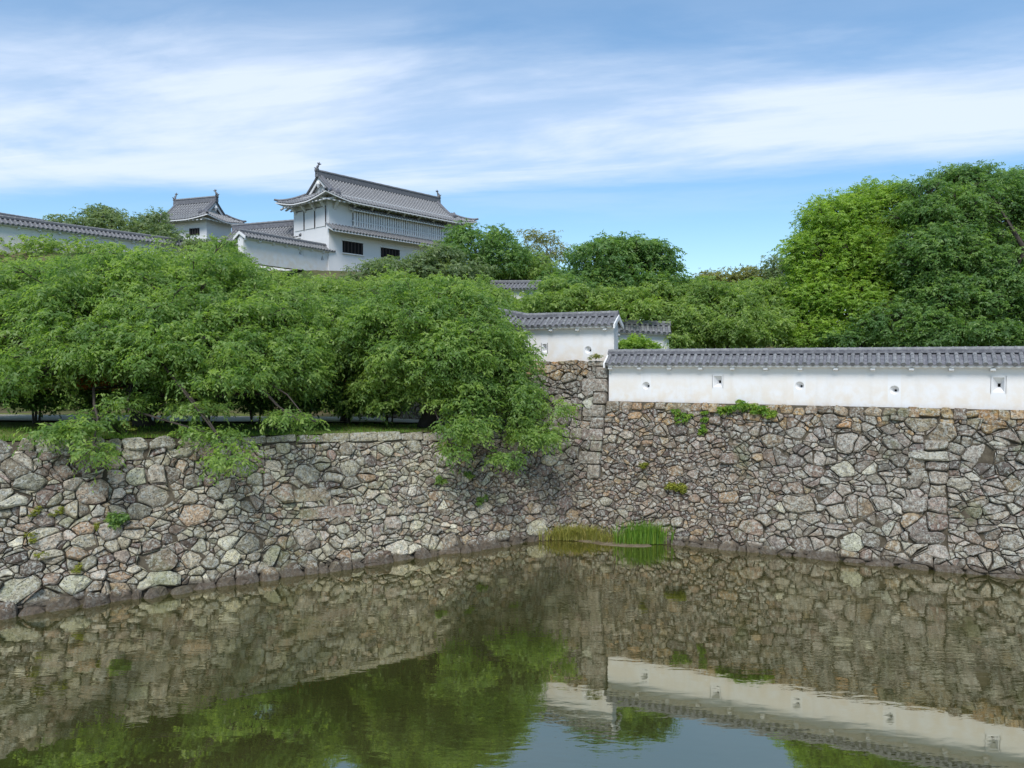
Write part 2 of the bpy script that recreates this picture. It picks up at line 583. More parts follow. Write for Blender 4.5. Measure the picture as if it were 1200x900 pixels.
def tessellate(bounds, radius, blocked, rng, classes=((1.75, 110), (1.2, 900), (0.8, 4000), (0.42, 9000))):
    s0, s1, z0, z1 = bounds
    S, Z, R = [], [], []
    As, Az, Ar = np.zeros(6000), np.zeros(6000), np.zeros(6000)
    n = 0
    for k, att in classes:
        for _ in range(att):
            s, z = rng.uniform(s0, s1), rng.uniform(z0, z1)
            if blocked(s, z):
                continue
            r = radius(s, z) * k * rng.uniform(0.82, 1.18)
            if n and np.any(((As[:n] - s) / ASP) ** 2 + (Az[:n] - z) ** 2 < (0.68 * (Ar[:n] + r)) ** 2):
                continue
            As[n], Az[n], Ar[n] = s, z, r
            n += 1
    cells = []
    X = As[:n] / ASP
    Zs, Rs = Az[:n], Ar[:n]
    for i in range(n):
        d2 = (X - X[i]) ** 2 + (Zs - Zs[i]) ** 2
        idx = np.argsort(d2)[1:30]
        w = Rs[i] * 1.6 + 0.4
        poly = [(X[i] - w, Zs[i] - w), (X[i] + w, Zs[i] - w), (X[i] + w, Zs[i] + w), (X[i] - w, Zs[i] + w)]
        for j in idx:
            if d2[j] > (w * 2.4 + Rs[j]) ** 2:
                break
            dx, dz = X[j] - X[i], Zs[j] - Zs[i]
            D = math.sqrt(d2[j])
            t = (d2[j] + Rs[i] ** 2 - Rs[j] ** 2) / (2 * D)
            poly = clip(poly, dx / D, dz / D, dx / D * X[i] + dz / D * Zs[i] + t - rng.uniform(0.002, 0.012))
            if len(poly) < 3:
                break
        if len(poly) >= 3:
            poly, chips = simplify(poly)
            for cp in chips:
                cells.append((As[i], Zs[i], 0.08, [(a * ASP, b) for a, b in cp]))
            parts = [poly]
            if rng.random() < .5 and Rs[i] > .12:           # many a stone is the half of a split boulder
                c = (sum(p[0] for p in poly) / len(poly), sum(p[1] for p in poly) / len(poly))
                a_ = rng.uniform(0, math.pi)
                ca, sa = math.cos(a_), math.sin(a_)
                o_ = ca * c[0] + sa * c[1] + rng.uniform(-.28, .28) * Rs[i]
                parts = [clip(poly, ca, sa, o_ - .006), clip(poly, -ca, -sa, -o_ - .006)]
            for pp in parts:
                if len(pp) > 2:
                    cells.append((As[i], Zs[i], Rs[i] * (1 if len(parts) == 1 else .8), [(a * ASP, b) for a, b in pp]))
    return cells


def simplify(p):
    """drop the short edges, so that stones keep few, hard corners; what is cut off becomes chinking"""
    lim = 0.24 * math.sqrt(abs(area(p)))
    chips = []
    while len(p) > 4:
        e = [math.dist(p[i], p[(i + 1) % len(p)]) for i in range(len(p))]
        i = int(np.argmin(e))
        if e[i] > lim:
            break
        if random.random() < .5:
            i = (i + 1) % len(p)
        tri = [p[i - 1], p[i], p[(i + 1) % len(p)]]
        if area(tri) > 0.003:
            c = [sum(q[k] for q in tri) / 3 for k in (0, 1)]
            chips.append([(c[0] + (q[0] - c[0]) * .9, c[1] + (q[1] - c[1]) * .9) for q in tri])
        p = [q for k, q in enumerate(p) if k != i]
    return p, chips


def area(p):
    return 0.5 * sum(p[i][0] * p[(i + 1) % len(p)][1] - p[(i + 1) % len(p)][0] * p[i][1] for i in range(len(p)))


_WK = np.random.default_rng(91)
_WF = [(_WK.uniform(1.5, 9.0), _WK.uniform(1.5, 9.0), _WK.uniform(0, 6.3), _WK.uniform(0, 6.3)) for _ in range(7)]


def warp(s, z):
    """bends the joints so that no two stones meet in a straight line"""
    ds = dz = 0.0
    for a, b, p1, p2 in _WF:
        k = 0.16 / (a + b)
        ds += k * math.sin(a * s + b * z + p1)
        dz += k * math.sin(b * s - a * z + p2)
    return s + ds, z + dz


def stone_geo(poly, plane, rng, proud=(0.05, 0.15), block=False, lod=2, off=0.0):
    """a rounded, tilted boulder or a dressed block on a wall plane; returns V, F (world)"""
    k = len(poly)
    cx = sum(p[0] for p in poly) / k
    cz = sum(p[1] for p in poly) / k
    size = math.sqrt(abs(area(poly)))
    out = []
    for i in range(k):
        a, b, c = poly[i - 1], poly[i], poly[(i + 1) % k]
        la, lc = math.dist(a, b), math.dist(b, c)
        f = (0.08 if block else rng.uniform(0.03, 0.17))
        if min(la, lc) < 0.06 * (1 if lod else 2) or lod == 0:
            out.append(b)
        elif lod == 3:
            out.append(b)
        else:
            m = min(f, 0.3)
            out.append((b[0] + (a[0] - b[0]) * m, b[1] + (a[1] - b[1]) * m))
            out.append((b[0] + (c[0] - b[0]) * m, b[1] + (c[1] - b[1]) * m))
    if not block and lod > 0:                               # mid-edge points let the outline wander
        o2 = []
        for i in range(len(out)):
            a, b = out[i], out[(i + 1) % len(out)]
            o2.append(a)
            if math.dist(a, b) > 0.16:
                g_ = rng.normal(0, .035)
                o2.append(((a[0] + b[0]) / 2 + (b[1] - a[1]) * g_, (a[1] + b[1]) / 2 - (b[0] - a[0]) * g_))
        out = o2
    if not block:
        off += rng.normal(0, .022)
    j = 0.02 if block else 0.05
    ring = [(cx + (p[0] - cx) * (1 + rng.uniform(-j, j * 0.4)), cz + (p[1] - cz) * (1 + rng.uniform(-j, j * 0.4))) for p in out]
    n = len(ring)
    h = rng.uniform(*proud)
    tx, tz = rng.normal(0, 0.05 if block else 0.2), rng.normal(0, 0.05 if block else 0.2)
    levels = [(1.0, -0.22, 0), (1.0, h * 0.45, 1), (0.84 if not block else 0.94, h * 0.90, 1)]
    if lod > 1:
        levels.append((0.5, h * 1.04, 1))
    V = []
    for sc, d, t in levels:
        for p in ring:
            x, z = cx + (p[0] - cx) * sc, cz + (p[1] - cz) * sc
            dd = d + off + (t * ((x - cx) * tx + (z - cz) * tz + rng.normal(0, (0.012 if block else 0.017) * min(1.3, size + 0.2))))
            V.append(plane.P(*((x, z) if block else warp(x, z)), dd))
    V.append(plane.P(*((cx, cz) if block else warp(cx, cz)), off + h * rng.uniform(0.98, 1.15)))
    F = []
    for lv in range(len(levels) - 1):
        for i in range(n):
            F.append((lv * n + i, lv * n + (i + 1) % n, (lv + 1) * n + (i + 1) % n, (lv + 1) * n + i))
    l0 = (len(levels) - 1) * n
    for i in range(n):
        F.append((l0 + i, l0 + (i + 1) % n, len(V) - 1))
    return V, F


def stone_mesh(items, name):
    """items: list of (V, F, colour)"""
    me = bpy.data.meshes.new(name)
    vs, fs, cs, n = [], [], [], 0
    for V, F, c in items:
        vs += [tuple(map(float, p)) for p in V]
        fs += [tuple(i + n for i in f) for f in F]
        cs += [(*c, 1.0)] * len(V)
        n += len(V)
    me.from_pydata(vs, [], fs)
    a = me.attributes.new('tone', 'FLOAT_COLOR', 'POINT')
    a.data.foreach_set('color', np.array(cs, np.float32).ravel())
    me.materials.append(M['stone'])
    me.update()
    return me


def pick(rng, pal):
    w = np.array([p[0] for p in pal])
    i = rng.choice(len(pal), p=w / w.sum())
    v = rng.uniform(0.85, 1.25)
    return tuple(float(x) * v * w_ * rng.uniform(0.96, 1.04) for x, w_ in zip(pal[i][1], (.80, .71, .615)))


GREEN_GREY = [(4, (.29, .295, .25)), (3, (.39, .40, .345)), (2, (.20, .195, .165)), (.9, (.285, .24, .18)), (1.5, (.13, .115, .105)), (1, (.43, .455, .415))]
BROWN = [(3, (.225, .18, .145)), (2.4, (.175, .14, .125)), (1.4, (.28, .215, .145)), (1.6, (.27, .25, .22)), (1.6, (.115, .092, .088)), (.9, (.38, .37, .34))]
GREY = [(4, (.29, .295, .25)), (3, (.39, .40, .345)), (2, (.20, .195, .165)), (.9, (.285, .24, .18)), (1.5, (.13, .115, .105)), (1, (.43, .455, .415))]
BROWN = [(3, (.255, .22, .185)), (2.4, (.205, .175, .16)), (1.4, (.31, .25, .18)), (2, (.30, .285, .26)), (1.8, (.125, .105, .1)), (.8, (.38, .37, .34))]
GREY = [(4, (.28, .272, .255)), (3, (.35, .345, .325)), (2, (.215, .205, .195)), (.8, (.23, .195, .18)), (1, (.43, .455, .435)), (.5, (.30, .26, .20))]
DARKGREY = [(4, (.20, .192, .182)), (2, (.27, .262, .245)), (2, (.15, .142, .14)), (.4, (.24, .2, .16))]
OCHRE = [(3, (.38, .295, .18)), (2, (.33, .255, .165)), (2, (.33, .30, .24)), (.6, (.42, .28, .15)), (1, (.24, .21, .18))]
SLAB = [(2, (.22, .195, .155)), (2, (.17, .145, .12)), (1, (.25, .22, .16))]
QUOIN = [(3, (.27, .26, .245)), (2, (.33, .325, .30)), (1, (.21, .2, .19))]


def emit_wall(name, label, plane, stones, backing, keep=300):
    """stones: list of (screen_size, V, F, colour)"""
    loc = plane.P(0, 0)
    t = thing(name, label, 'stone wall', loc)
    big = sorted(stones, key=lambda q: -q[0])
    for _, V, F, c in big[:keep]:
        V = np.array(V)
        o = V.mean(0)
        ob = link('stone', stone_mesh([(V - o, F, c)], 'stone'))
        ob.parent = t
        ob.location = tuple(o - np.array(loc))
    rest = [(V, F, c) for _, V, F, c in big[keep:]]
    if rest:
        link('small_stones', stone_mesh(rest, 'small_stones'), t, kind='stuff')
    backing.build('rubble_core', M['joint'], t)
    return t


def on_screen(V):
    V = np.asarray(V)
    if V[:, 1].min() < 2:
        return 0
    p = proj(V)
    w, h = np.ptp(p[:, 0]), np.ptp(p[:, 1])
    c = p.mean(0)
    if not (-15 < c[0] < 1215 and 0 < c[1] < 915):
        return 0.01 * math.sqrt(w * h)
    return math.sqrt(w * h)


def rect(s0, s1, z0, z1, rng, j=0.025):
    u = lambda: rng.uniform(-j, j)
    g = 0.012
    return [(s0 + g + u(), z0 + g + u()), (s1 - g + u(), z0 + g + u()), (s1 - g + u(), z1 - g + u()), (s0 + g + u(), z1 - g + u())]


def rough(s0, s1, z0, z1, rng):
    """an irregular boulder outline filling a rectangle"""
    w, h = s1 - s0, z1 - z0
    u = rng.uniform
    return [(s0 + w * u(.02, .22), z0), (s1 - w * u(.02, .22), z0), (s1 - w * u(0, .03), z0 + h * u(.3, .7)), (s1 - w * u(.06, .34), z1 - h * u(0, .12)),
            (s0 + w * u(.06, .34), z1 - h * u(0, .12)), (s0 + w * u(0, .03), z0 + h * u(.3, .7))]


def build_left_wall():
    rng = np.random.default_rng(3)
    s_lo, s_hi = -34.0, CREASE_L + 2.2
    plane = LW
    items = []
    TOPH, BOT = 0.36, 0.34

    def radius(s, z):
        return 0.16 + 0.055 * sstep(-6, -16, s) + 0.05 * sstep(1.5, 0, z)

    blocks = []                                             # big dressed blocks seen in the middle of the wall
    for u0, v0, u1, v1 in ((345, 570, 386, 590), (352, 590, 414, 612)):
        a, b = plane.hit(u0, v1), plane.hit(u1, v0)
        blocks.append((a[0], b[0], a[1], b[1]))

    def blocked(s, z):
        if z > lw_top(s) - TOPH - 0.02 or z < 0.2:
            return True
        return any(a - .05 < s < b + .05 and c - .02 < z < d + .02 for a, b, c, d in blocks)

    cells = tessellate((s_lo, s_hi, 0.15, 5.7), radius, blocked, rng)
    for s, z, r, poly in cells:
        poly = clip(poly, 0.0265, 1, lw_top(0) - TOPH)
        poly = clip(poly, 0, -1, -0.12) if poly else poly
        for a, b, c, d in blocks:                           # keep clear of the dressed blocks
            if not poly:
                break
            if s < a and c < z < d:
                poly = clip(poly, 1, 0, a)
            elif s > b and c < z < d:
                poly = clip(poly, -1, 0, -b)
            elif z <= c and a < s < b:
                poly = clip(poly, 0, 1, c)
            elif z >= d and a < s < b:
                poly = clip(poly, 0, -1, -d)
        if len(poly) < 3 or area(poly) < 0.003:
            continue
        right = sstep(-6, 1, s)
        pale = 1.28 - .20 * right
        col = tuple(x * pale for x in pick(rng, BROWN if rng.random() < 0.24 + 0.42 * right else GREEN_GREY))
        lod = 2 if r > 0.24 else (1 if r > 0.12 else 0)
        V, F = stone_geo(poly, plane, rng, (0.06, 0.22 if r > 0.18 else 0.12), lod=lod)
        items.append((on_screen(V), V, F, col))
    for a, b, c, d in blocks:
        V, F = stone_geo(rect(a, b, c, d, rng, .03), plane, rng, (0.08, 0.12), True)
        items.append((on_screen(V), V, F, pick(rng, [(1, (.30, .26, .215))])))
    s = s_lo
    while s < s_hi:                                         # flat coping course
        w = rng.uniform(0.5, 1.25)
        t0, t1 = lw_top(s) - TOPH + 0.01, lw_top(s) + 0.02 + rng.uniform(-.05, .03)
        flat = -13.5 < s < -2
        V, F = stone_geo(rect(s, s + w, t0 + rng.uniform(-.03, .05), t1, rng, .04) if flat else rough(s - .02, s + w + .02, t0 - .06, t1 + rng.uniform(0, .12), rng), plane, rng, (0.05, 0.16), flat)
        items.append((on_screen(V), V, F, pick(rng, GREEN_GREY[:2] + [(1, (.33, .32, .28))])))
        s += w
    s = s_lo
    while s < s_hi:                                         # footing blocks at the waterline
        w = rng.uniform(0.3, 1.2)
        hgt = BOT + rng.uniform(-0.24, 0.16)
        V, F = stone_geo(rough(s - .06, s + w + .06, -0.45, hgt, rng), plane, rng, (0.14, 0.42), False, 2)
        items.append((on_screen(V), V, F, pick(rng, SLAB)))
        s += w
    mb = MB()
    for a in np.arange(s_lo, s_hi - 0.5, 1.0):
        b = a + 1.0
        A, B = lw_top(a) - .02, lw_top(b) - .02
        mb.quad(plane.P(a, -1.3, -.01), plane.P(b, -1.3, -.01), plane.P(b, B, -.01), plane.P(a, A, -.01))
        ca, cb = plane.P(a, A, -.01), plane.P(b, B, -.01)
        iw = np.array([*plane.inw, 0]) * 1.5
        mb.quad(ca, cb, cb + iw, ca + iw)
    emit_wall('moat_wall', 'low mossy rubble wall under the lawn and cherry trees', plane, items, mb)


def build_right_wall():
    rng = np.random.default_rng(5)
    plane = RW
    s_lo, s_hi = -13.0, 25.0
    TOPH, BOT = 0.40, 0.30
    s_seam = plane.hit(1111, 590)[0]
    z_seam = plane.hit(1108, 513)[1]
    zq0 = plane.hit(711, 562)[1]                            # foot of the dressed bastion corner
    low, high = [], []
    quoins, seam = [], []

    z, k = zq0, 0
    while z < H_B - 0.2:
        hgt = min(rng.uniform(0.5, 0.66), H_B - z)
        w = (0.60, 1.18)[k % 2] * rng.uniform(.9, 1.1)
        quoins.append((S_Q - w, S_Q, z, z + hgt))
        z, k = z + hgt, k + 1
    z, k = 0.42, 0
    while z < z_seam - 0.1:
        hgt = rng.uniform(0.3, 0.62)
        w = (0.75, 1.45)[k % 2] * rng.uniform(.9, 1.1)
        if w > 1.2 and rng.random() < .5:
            seam.append((s_seam - w, s_seam - w * .45, z, z + hgt))
            seam.append((s_seam - w * .45, s_seam, z, z + hgt))
        else:
            seam.append((s_seam - w, s_seam, z, z + hgt))
        z, k = z + hgt, k + 1
    hole = plane.hit(751, 522)

    def top(s):
        return H_B if s < S_Q else H_R - TOPH

    def radius(s, z):
        return 0.15 + 0.09 * sstep(5.5, 8.5, s) + 0.03 * sstep(2, 0, z) + (0.05 if s < S_Q and z > zq0 else 0)

    def blocked(s, z):
        if z > top(s) - 0.02 or z < 0.18:
            return True
        if s < CREASE_R - 1.0 and z < 4.0:
            return True
        return any(a - .04 < s < b + .04 and c - .02 < z < d + .02 for a, b, c, d in quoins + seam)

    cells = tessellate((s_lo, s_hi, 0.15, 8.0), radius, blocked, rng)
    for s, z, r, poly in cells:
        if math.hypot(s - hole[0], z - hole[1]) < 0.2:
            continue
        poly = clip(poly, 0, 1, top(s))
        poly = clip(poly, 0, -1, -0.10) if poly else poly
        if s < S_Q and z > zq0 and poly:
            lim = min([a for a, b, c, d in quoins if c <= z <= d + .01] or [S_Q])
            poly = clip(poly, 1, 0, lim)
        elif s >= S_Q and z > zq0 and poly:
            poly = clip(poly, -1, 0, -S_Q)
        if 0.4 < z < z_seam + .1 and poly:
            if s >= s_seam:
                poly = clip(poly, -1, 0, -s_seam)
            elif s > s_seam - 3:
                lim = min([a for a, b, c, d in seam if c <= z <= d + .01] or [s_seam])
                poly = clip(poly, 1, 0, lim)
        if len(poly) < 3 or area(poly) < 0.003:
            continue
        f = sstep(4.5, 8.0, s + 0.5 * rng.normal())
        if z > H_R - 1.0 and s > S_Q and rng.random() < 0.45:
            col = pick(rng, OCHRE)
        elif s < S_Q and z > H_B - 0.95 and s < S_Q - 1.0:
            col = pick(rng, OCHRE)
        elif s < S_Q and z > zq0 + .3:
            col = pick(rng, DARKGREY if rng.random() < .6 else GREY)
        elif rng.random() < f:
            col = pick(rng, DARKGREY if (z > 3.6 and rng.random() < .45) else GREY)
        else:
            col = pick(rng, BROWN)
        lod = 2 if r > 0.27 else (1 if r > 0.13 else 0)
        bast = s < S_Q and z > zq0
        V, F = stone_geo(poly, plane, rng, (0.06, 0.21 if r > 0.16 else 0.11), lod=lod, off=0.10 if bast else 0)
        (high if bast else low).append((on_screen(V), V, F, col))
    for a, b, c, d in quoins:
        V, F = stone_geo(rect(a, b, c, d, rng, .012), plane, rng, (0.20, 0.24), True)
        high.append((on_screen(V), V, F, pick(rng, QUOIN)))
    for a, b, c, d in seam:
        if rng.random() < .2:
            V, F = stone_geo(rough(a, b, c, d, rng), plane, rng, (0.10, 0.18), lod=1)
        else:
            V, F = stone_geo(rect(a, b, c, d, rng, .03), plane, rng, (0.13, 0.19), lod=1)
        low.append((on_screen(V), V, F, pick(rng, GREY + [(1, (.42, .46, .43))])))
    s = S_Q + 0.02
    while s < s_hi:                                         # sandy coloured coping course under the white wall
        w = rng.uniform(0.34, 0.85)
        bl = rng.random() < .45
        V, F = stone_geo((rect if bl else rough)(s - .02, s + w + .02, H_R - TOPH + rng.uniform(-.06, .06), H_R + rng.uniform(-.05, .03), rng), plane, rng, (0.06, 0.16), bl)
        low.append((on_screen(V), V, F, pick(rng, OCHRE)))
        s += w
    s = CREASE_R - 0.6
    while s < s_hi:                                         # flat footing slabs
        w = rng.uniform(0.4, 0.8) if s < 8 else rng.uniform(0.6, 1.35)
        V, F = stone_geo(rough(s - .05, s + w + .05, -0.45, BOT + rng.uniform(-.18, .06), rng), plane, rng, (0.14, 0.34), False, 2)
        low.append((on_screen(V), V, F, pick(rng, SLAB)))
        s += w
    mb = MB()
    a, b = CREASE_R - 2.2, s_hi
    mb.quad(plane.P(a, -1.3, -.01), plane.P(b, -1.3, -.01), plane.P(b, H_R - .02, -.01), plane.P(a, H_R - .02, -.01))
    iw = np.array([*plane.inw, 0]) * 2.0
    mb.quad(plane.P(S_Q, H_R - .02, -.01), plane.P(b, H_R - .02, -.01), plane.P(b, H_R - .02, -.01) + iw, plane.P(S_Q, H_R - .02, -.01) + iw)
    emit_wall('moat_wall', 'long rubble wall rising from the water below the white parapet', plane, low, mb)
    mb = MB()
    a, b = s_lo, S_Q - 0.03
    mb.quad(plane.P(a, zq0, 0.02), plane.P(b, zq0, 0.02), plane.P(b, H_B - .02, 0.02), plane.P(a, H_B - .02, 0.02))
    iw = np.array([*plane.inw, 0]) * 2.6
    mb.quad(plane.P(a, H_B - .02, .02), plane.P(b, H_B - .02, .02), plane.P(b, H_B - .02, .02) + iw, plane.P(a, H_B - .02, .02) + iw)
    mb.quad(plane.P(b, zq0, .02), plane.P(b, zq0, .02) + iw, plane.P(b, H_B - .02, .02) + iw, plane.P(b, H_B - .02, .02))
    emit_wall('bastion_wall', 'tall grey stone bastion with squared corner blocks behind the cherry tree', plane, high, mb, 240)


build_left_wall()
build_right_wall()


# ------------------------------------------------------------------ tiled white walls
def tile_column_mesh(run, rise, r=0.085, seg=3):
    """one row of round cover tiles running down a slope; local: x along wall, y outwards (+ = down slope), z up.
    starts at the ridge (0,0,0) and ends at (0, run, -rise)"""
    mb = MB()
    L = math.hypot(run, rise)
    d = np.array([0, run / L, -rise / L])
    up = np.array([0, rise / L, run / L])
    x = np.array([1.0, 0, 0])
    K = 5
    for i in range(seg):
        a, b = i / seg * L, (i + 1) / seg * L + (0.0 if i == seg - 1 else 0.02)
        r0, r1 = r * 0.93, r * 1.08
        ra = [d * a + x * (math.cos(math.pi * k / (K - 1)) * r0) + up * (math.sin(math.pi * k / (K - 1)) * r0 + .01) for k in range(K)]
        rb = [d * b + x * (math.cos(math.pi * k / (K - 1)) * r1) + up * (math.sin(math.pi * k / (K - 1)) * r1 + .01) for k in range(K)]
        mb.add(ra + rb, [(k, k + 1, K + k + 1, K + k) for k in range(K - 1)] + [tuple(range(K, 2 * K))])
    # round end tile
    e = d * (L + 0.012)
    ring = [e + x * (math.cos(2 * math.pi * k / 10) * r * 1.12) + up * (math.sin(2 * math.pi * k / 10) * r * 1.12 + .01) for k in range(10)]
    ring2 = [p - d * 0.07 for p in ring]
    mb.add(ring + ring2, [tuple(range(10))] + [(k, (k + 1) % 10, 10 + (k + 1) % 10, 10 + k) for k in range(10)])
    return mb


def white_wall(name, label, P0, P1, h, zb0, zb1, loopholes=(), near=True, pitch=0.31, ends=(True, True), thick=0.66, cat='plaster wall', bracket=1.4, pan=None):
    """plaster wall with a tiled saddle roof from P0 to P1 (left to right seen from outside)"""
    P0, P1 = np.array(P0, float)[:2], np.array(P1, float)[:2]
    L = float(np.linalg.norm(P1 - P0))
    e = (P1 - P0) / L
    n = np.array([e[1], -e[0]])
    sl = (zb1 - zb0) / L
    loc = np.array([P0[0], P0[1], zb0])
    t = thing(name, label, cat, loc)

    def P(s, o, z):
        xy = e * s + n * o
        return np.array([xy[0], xy[1], z + sl * s])          # local to the thing

    def put(mb, nm, mat, smooth=False, kind=None):
        o = link(nm, mb.mesh(nm, mat, smooth), None, kind=kind)
        o.parent = t
        return o
    # plaster body with real openings
    mb = MB()
    holes = sorted(loopholes, key=lambda q: q[0])
    cuts = [0.0]
    H0, H1 = -0.02, h
    for s, z, kind, w, hh in holes:
        a, b = s - w * 0.5 - 0.06, s + w * 0.5 + 0.06
        mb.quad(P(cuts[-1], 0, H0), P(a, 0, H0), P(a, 0, H1), P(cuts[-1], 0, H1))
        zl, zh = z - hh * 0.5 - .06, z + hh * 0.5 + .06
        mb.quad(P(a, 0, H0), P(b, 0, H0), P(b, 0, zl), P(a, 0, zl))
        mb.quad(P(a, 0, zh), P(b, 0, zh), P(b, 0, H1), P(a, 0, H1))
        cuts.append(b)
        N = {'round': 16, 'square': 4, 'tri': 3}[kind]
        if kind == 'round':
            inner = [(s + w / 2 * math.cos(2 * math.pi * k / N), z + hh / 2 * math.sin(2 * math.pi * k / N)) for k in range(N)]
        elif kind == 'square':
            inner = [(s + w / 2, z + hh / 2), (s - w / 2, z + hh / 2), (s - w / 2, z - hh / 2), (s + w / 2, z - hh / 2)]
        else:
            inner = [(s, z + hh / 2), (s - w / 2, z - hh / 2), (s + w / 2, z - hh / 2)]
        outer = []
        for x_, z_ in inner:
            dx, dz = x_ - s, z_ - z
            k = 1.0 / max(abs(dx) / (b - s), abs(dz) / (zh - z), 1e-6)
            outer.append((s + dx * k, z + dz * k))
        if kind == 'tri':
            outer = [(s, zh), (a, zl), (b, zl)]
            mb.add([P(a, 0, zh), P(s, 0, zh), P(a, 0, zl)], [(0, 2, 1)])
            mb.add([P(s, 0, zh), P(b, 0, zh), P(b, 0, zl)], [(0, 2, 1)])
        mb.add([P(x_, 0, z_) for x_, z_ in outer] + [P(x_, 0, z_) for x_, z_ in inner],
               [(k, (k + 1) % N, N + (k + 1) % N, N + k) for k in range(N)])
        if kind == 'round':                                  # corners of the square cell
            for cxn, czn in ((1, 1), (-1, 1), (-1, -1), (1, -1)):
                pass
        lh = MB()
        f = 0.24 if kind != 'tri' else 0.5
        cxs = s + (0.06 if kind != 'tri' else 0)             # the bore narrows inwards
        back = [(cxs + (x_ - s) * f, z + (z_ - z) * f - 0.02) for x_, z_ in inner]
        lh.add([P(x_, 0, z_) for x_, z_ in inner] + [P(x_, -0.26, z_) for x_, z_ in back],
               [(k, (k + 1) % N, N + (k + 1) % N, N + k) for k in range(N)])
        ob = put(lh, 'loophole', M['plaster'], kind == 'round')
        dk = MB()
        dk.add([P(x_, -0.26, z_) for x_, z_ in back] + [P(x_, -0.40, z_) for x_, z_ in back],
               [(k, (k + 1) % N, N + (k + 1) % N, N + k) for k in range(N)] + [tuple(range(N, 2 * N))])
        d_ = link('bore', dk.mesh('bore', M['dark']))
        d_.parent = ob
    mb.quad(P(cuts[-1], 0, H0), P(L, 0, H0), P(L, 0, H1), P(cuts[-1], 0, H1))
    mb.quad(P(L, -thick, H0), P(0, -thick, H0), P(0, -thick, H1), P(L, -thick, H1))
    rz, run = 0.48, 0.36 + thick / 2                          # ridge rise, half span
    ez = h + 0.03
    for s, fl in ((0, False), (L, True)):
        pts = [P(s, 0, H0), P(s, 0, H1), P(s, -thick / 2, ez + rz - 0.06), P(s, -thick, H1), P(s, -thick, H0)]
        mb.add(pts, [(0, 1, 2, 3, 4) if not fl else (4, 3, 2, 1, 0)])
    me = mb.mesh('plaster_face', M['plaster'])
    at_ = me.attributes.new('foot', 'FLOAT', 'POINT')
    at_.data.foreach_set('value', [1.0 if abs(v.co.z - sl * ((v.co.x * e[0] + v.co.y * e[1])) + 0.02) < 0.01 else 0.0 for v in me.vertices])
    o = link('plaster_face', me)
    o.parent = t
    mo = -thick / 2
    # white eave band, wavy under the tile ends, and the brackets
    mb = MB()
    for sg in (1, -1):
        o0, o1 = mo + sg * (thick / 2), mo + sg * (run - 0.05)
        ns = max(2, int(L / (pitch / 2)) if near else int(L / 2))
        for i in range(ns):
            a, b = L * i / ns, L * (i + 1) / ns
            da = 0.035 * (i % 2) if near else 0
            db = 0.035 * ((i + 1) % 2) if near else 0
            zt = ez - 0.015
            q0, q1, q2, q3 = P(a, o1, zt - .07 - da), P(b, o1, zt - .07 - db), P(b, o1, zt), P(a, o1, zt)
            w0, w1 = P(a, o0, zt - .14 - da * .5), P(b, o0, zt - .14 - db * .5)
            w2, w3 = P(b, o0, zt + .1), P(a, o0, zt + .1)
            fs = [(q0, q1, q2, q3), (w0, w1, q1, q0), (q3, q2, w2, w3)]
            for F in fs:
                mb.quad(*(F if sg > 0 else F[::-1]))
    put(mb, 'eave_band', M['plaster'])
    s = 0.12
    while s < L:
        b = MB()
        a0, a1 = s - .09, s + .09
        b.hexa([P(a0, 0.0, h - .25), P(a1, 0.0, h - .25), P(a1, .24, h - .20), P(a0, .24, h - .20),
                P(a0, 0.0, h - .10), P(a1, 0.0, h - .10), P(a1, .24, h - .10), P(a0, .24, h - .10)])
        put(b, 'bracket', M['plaster'])
        s += bracket
    # tiled roof
    mb = MB()
    for sg in (1, -1):
        a, b, c, d = P(-.08, mo, ez + rz), P(L + .08, mo, ez + rz), P(L + .08, mo + sg * run, ez + .015), P(-.08, mo + sg * run, ez + .015)
        lo = np.array([0, 0, -0.06])
        mb.quad(*((a, d, c, b) if sg > 0 else (a, b, c, d)))
        mb.quad(*((d, d + lo, c + lo, c) if sg > 0 else (c, c + lo, d + lo, d)))
        mb.quad(a + lo, b + lo, c + lo, d + lo)
    put(mb, 'pan_tiles', M['tile_dark'])
    ang = math.atan2(e[1], e[0])
    cm = tile_column_mesh(run, rz, 0.088, 3 if near else 2)
    nt = max(1, int(round(L / pitch)))
    if near:
        me_t = cm.mesh('roof_tile', M['tile'], False)
        for i in range(nt + 1):
            o = link('roof_tile', me_t)
            o.parent = t
            o.location = tuple(P(L * i / nt + random.uniform(-.012, .012), mo, ez + rz + random.uniform(-.008, .012)))
            o.rotation_euler = (0, 0, ang + math.pi + random.uniform(-.03, .03))         # +y local must point along n (outwards)
    fars = MB()
    for sg in ((-1,) if near else (1, -1)):
        for i in range(nt + 1):
            c0 = P(L * i / nt, mo, ez + rz)
            V = []
            for x_, y_, z_ in cm.v:
                xy = e * x_ + n * y_ * sg
                V.append((c0[0] + xy[0], c0[1] + xy[1], c0[2] + z_))
            fars.add(V, cm.f)
    put(fars, 'roof_tiles', M['tile'], kind='stuff')
    # ridge: two flat courses and round cap tiles
    mb = MB()
    for w, z0, z1 in ((0.17, -.02, .07), (0.13, .073, .13)):
        mb.hexa([P(-.12, mo + w, ez + rz + z0), P(-.12, mo - w, ez + rz + z0), P(L + .12, mo - w, ez + rz + z0), P(L + .12, mo + w, ez + rz + z0),
                 P(-.12, mo + w, ez + rz + z1), P(-.12, mo - w, ez + rz + z1), P(L + .12, mo - w, ez + rz + z1), P(L + .12, mo + w, ez + rz + z1)])
    put(mb, 'ridge_course', M['tile_dark'])
    ncap = max(1, int(round((L + .24) / 0.42)))
    cl_ = (L + .24) / ncap
    K = 6
    capb = MB()
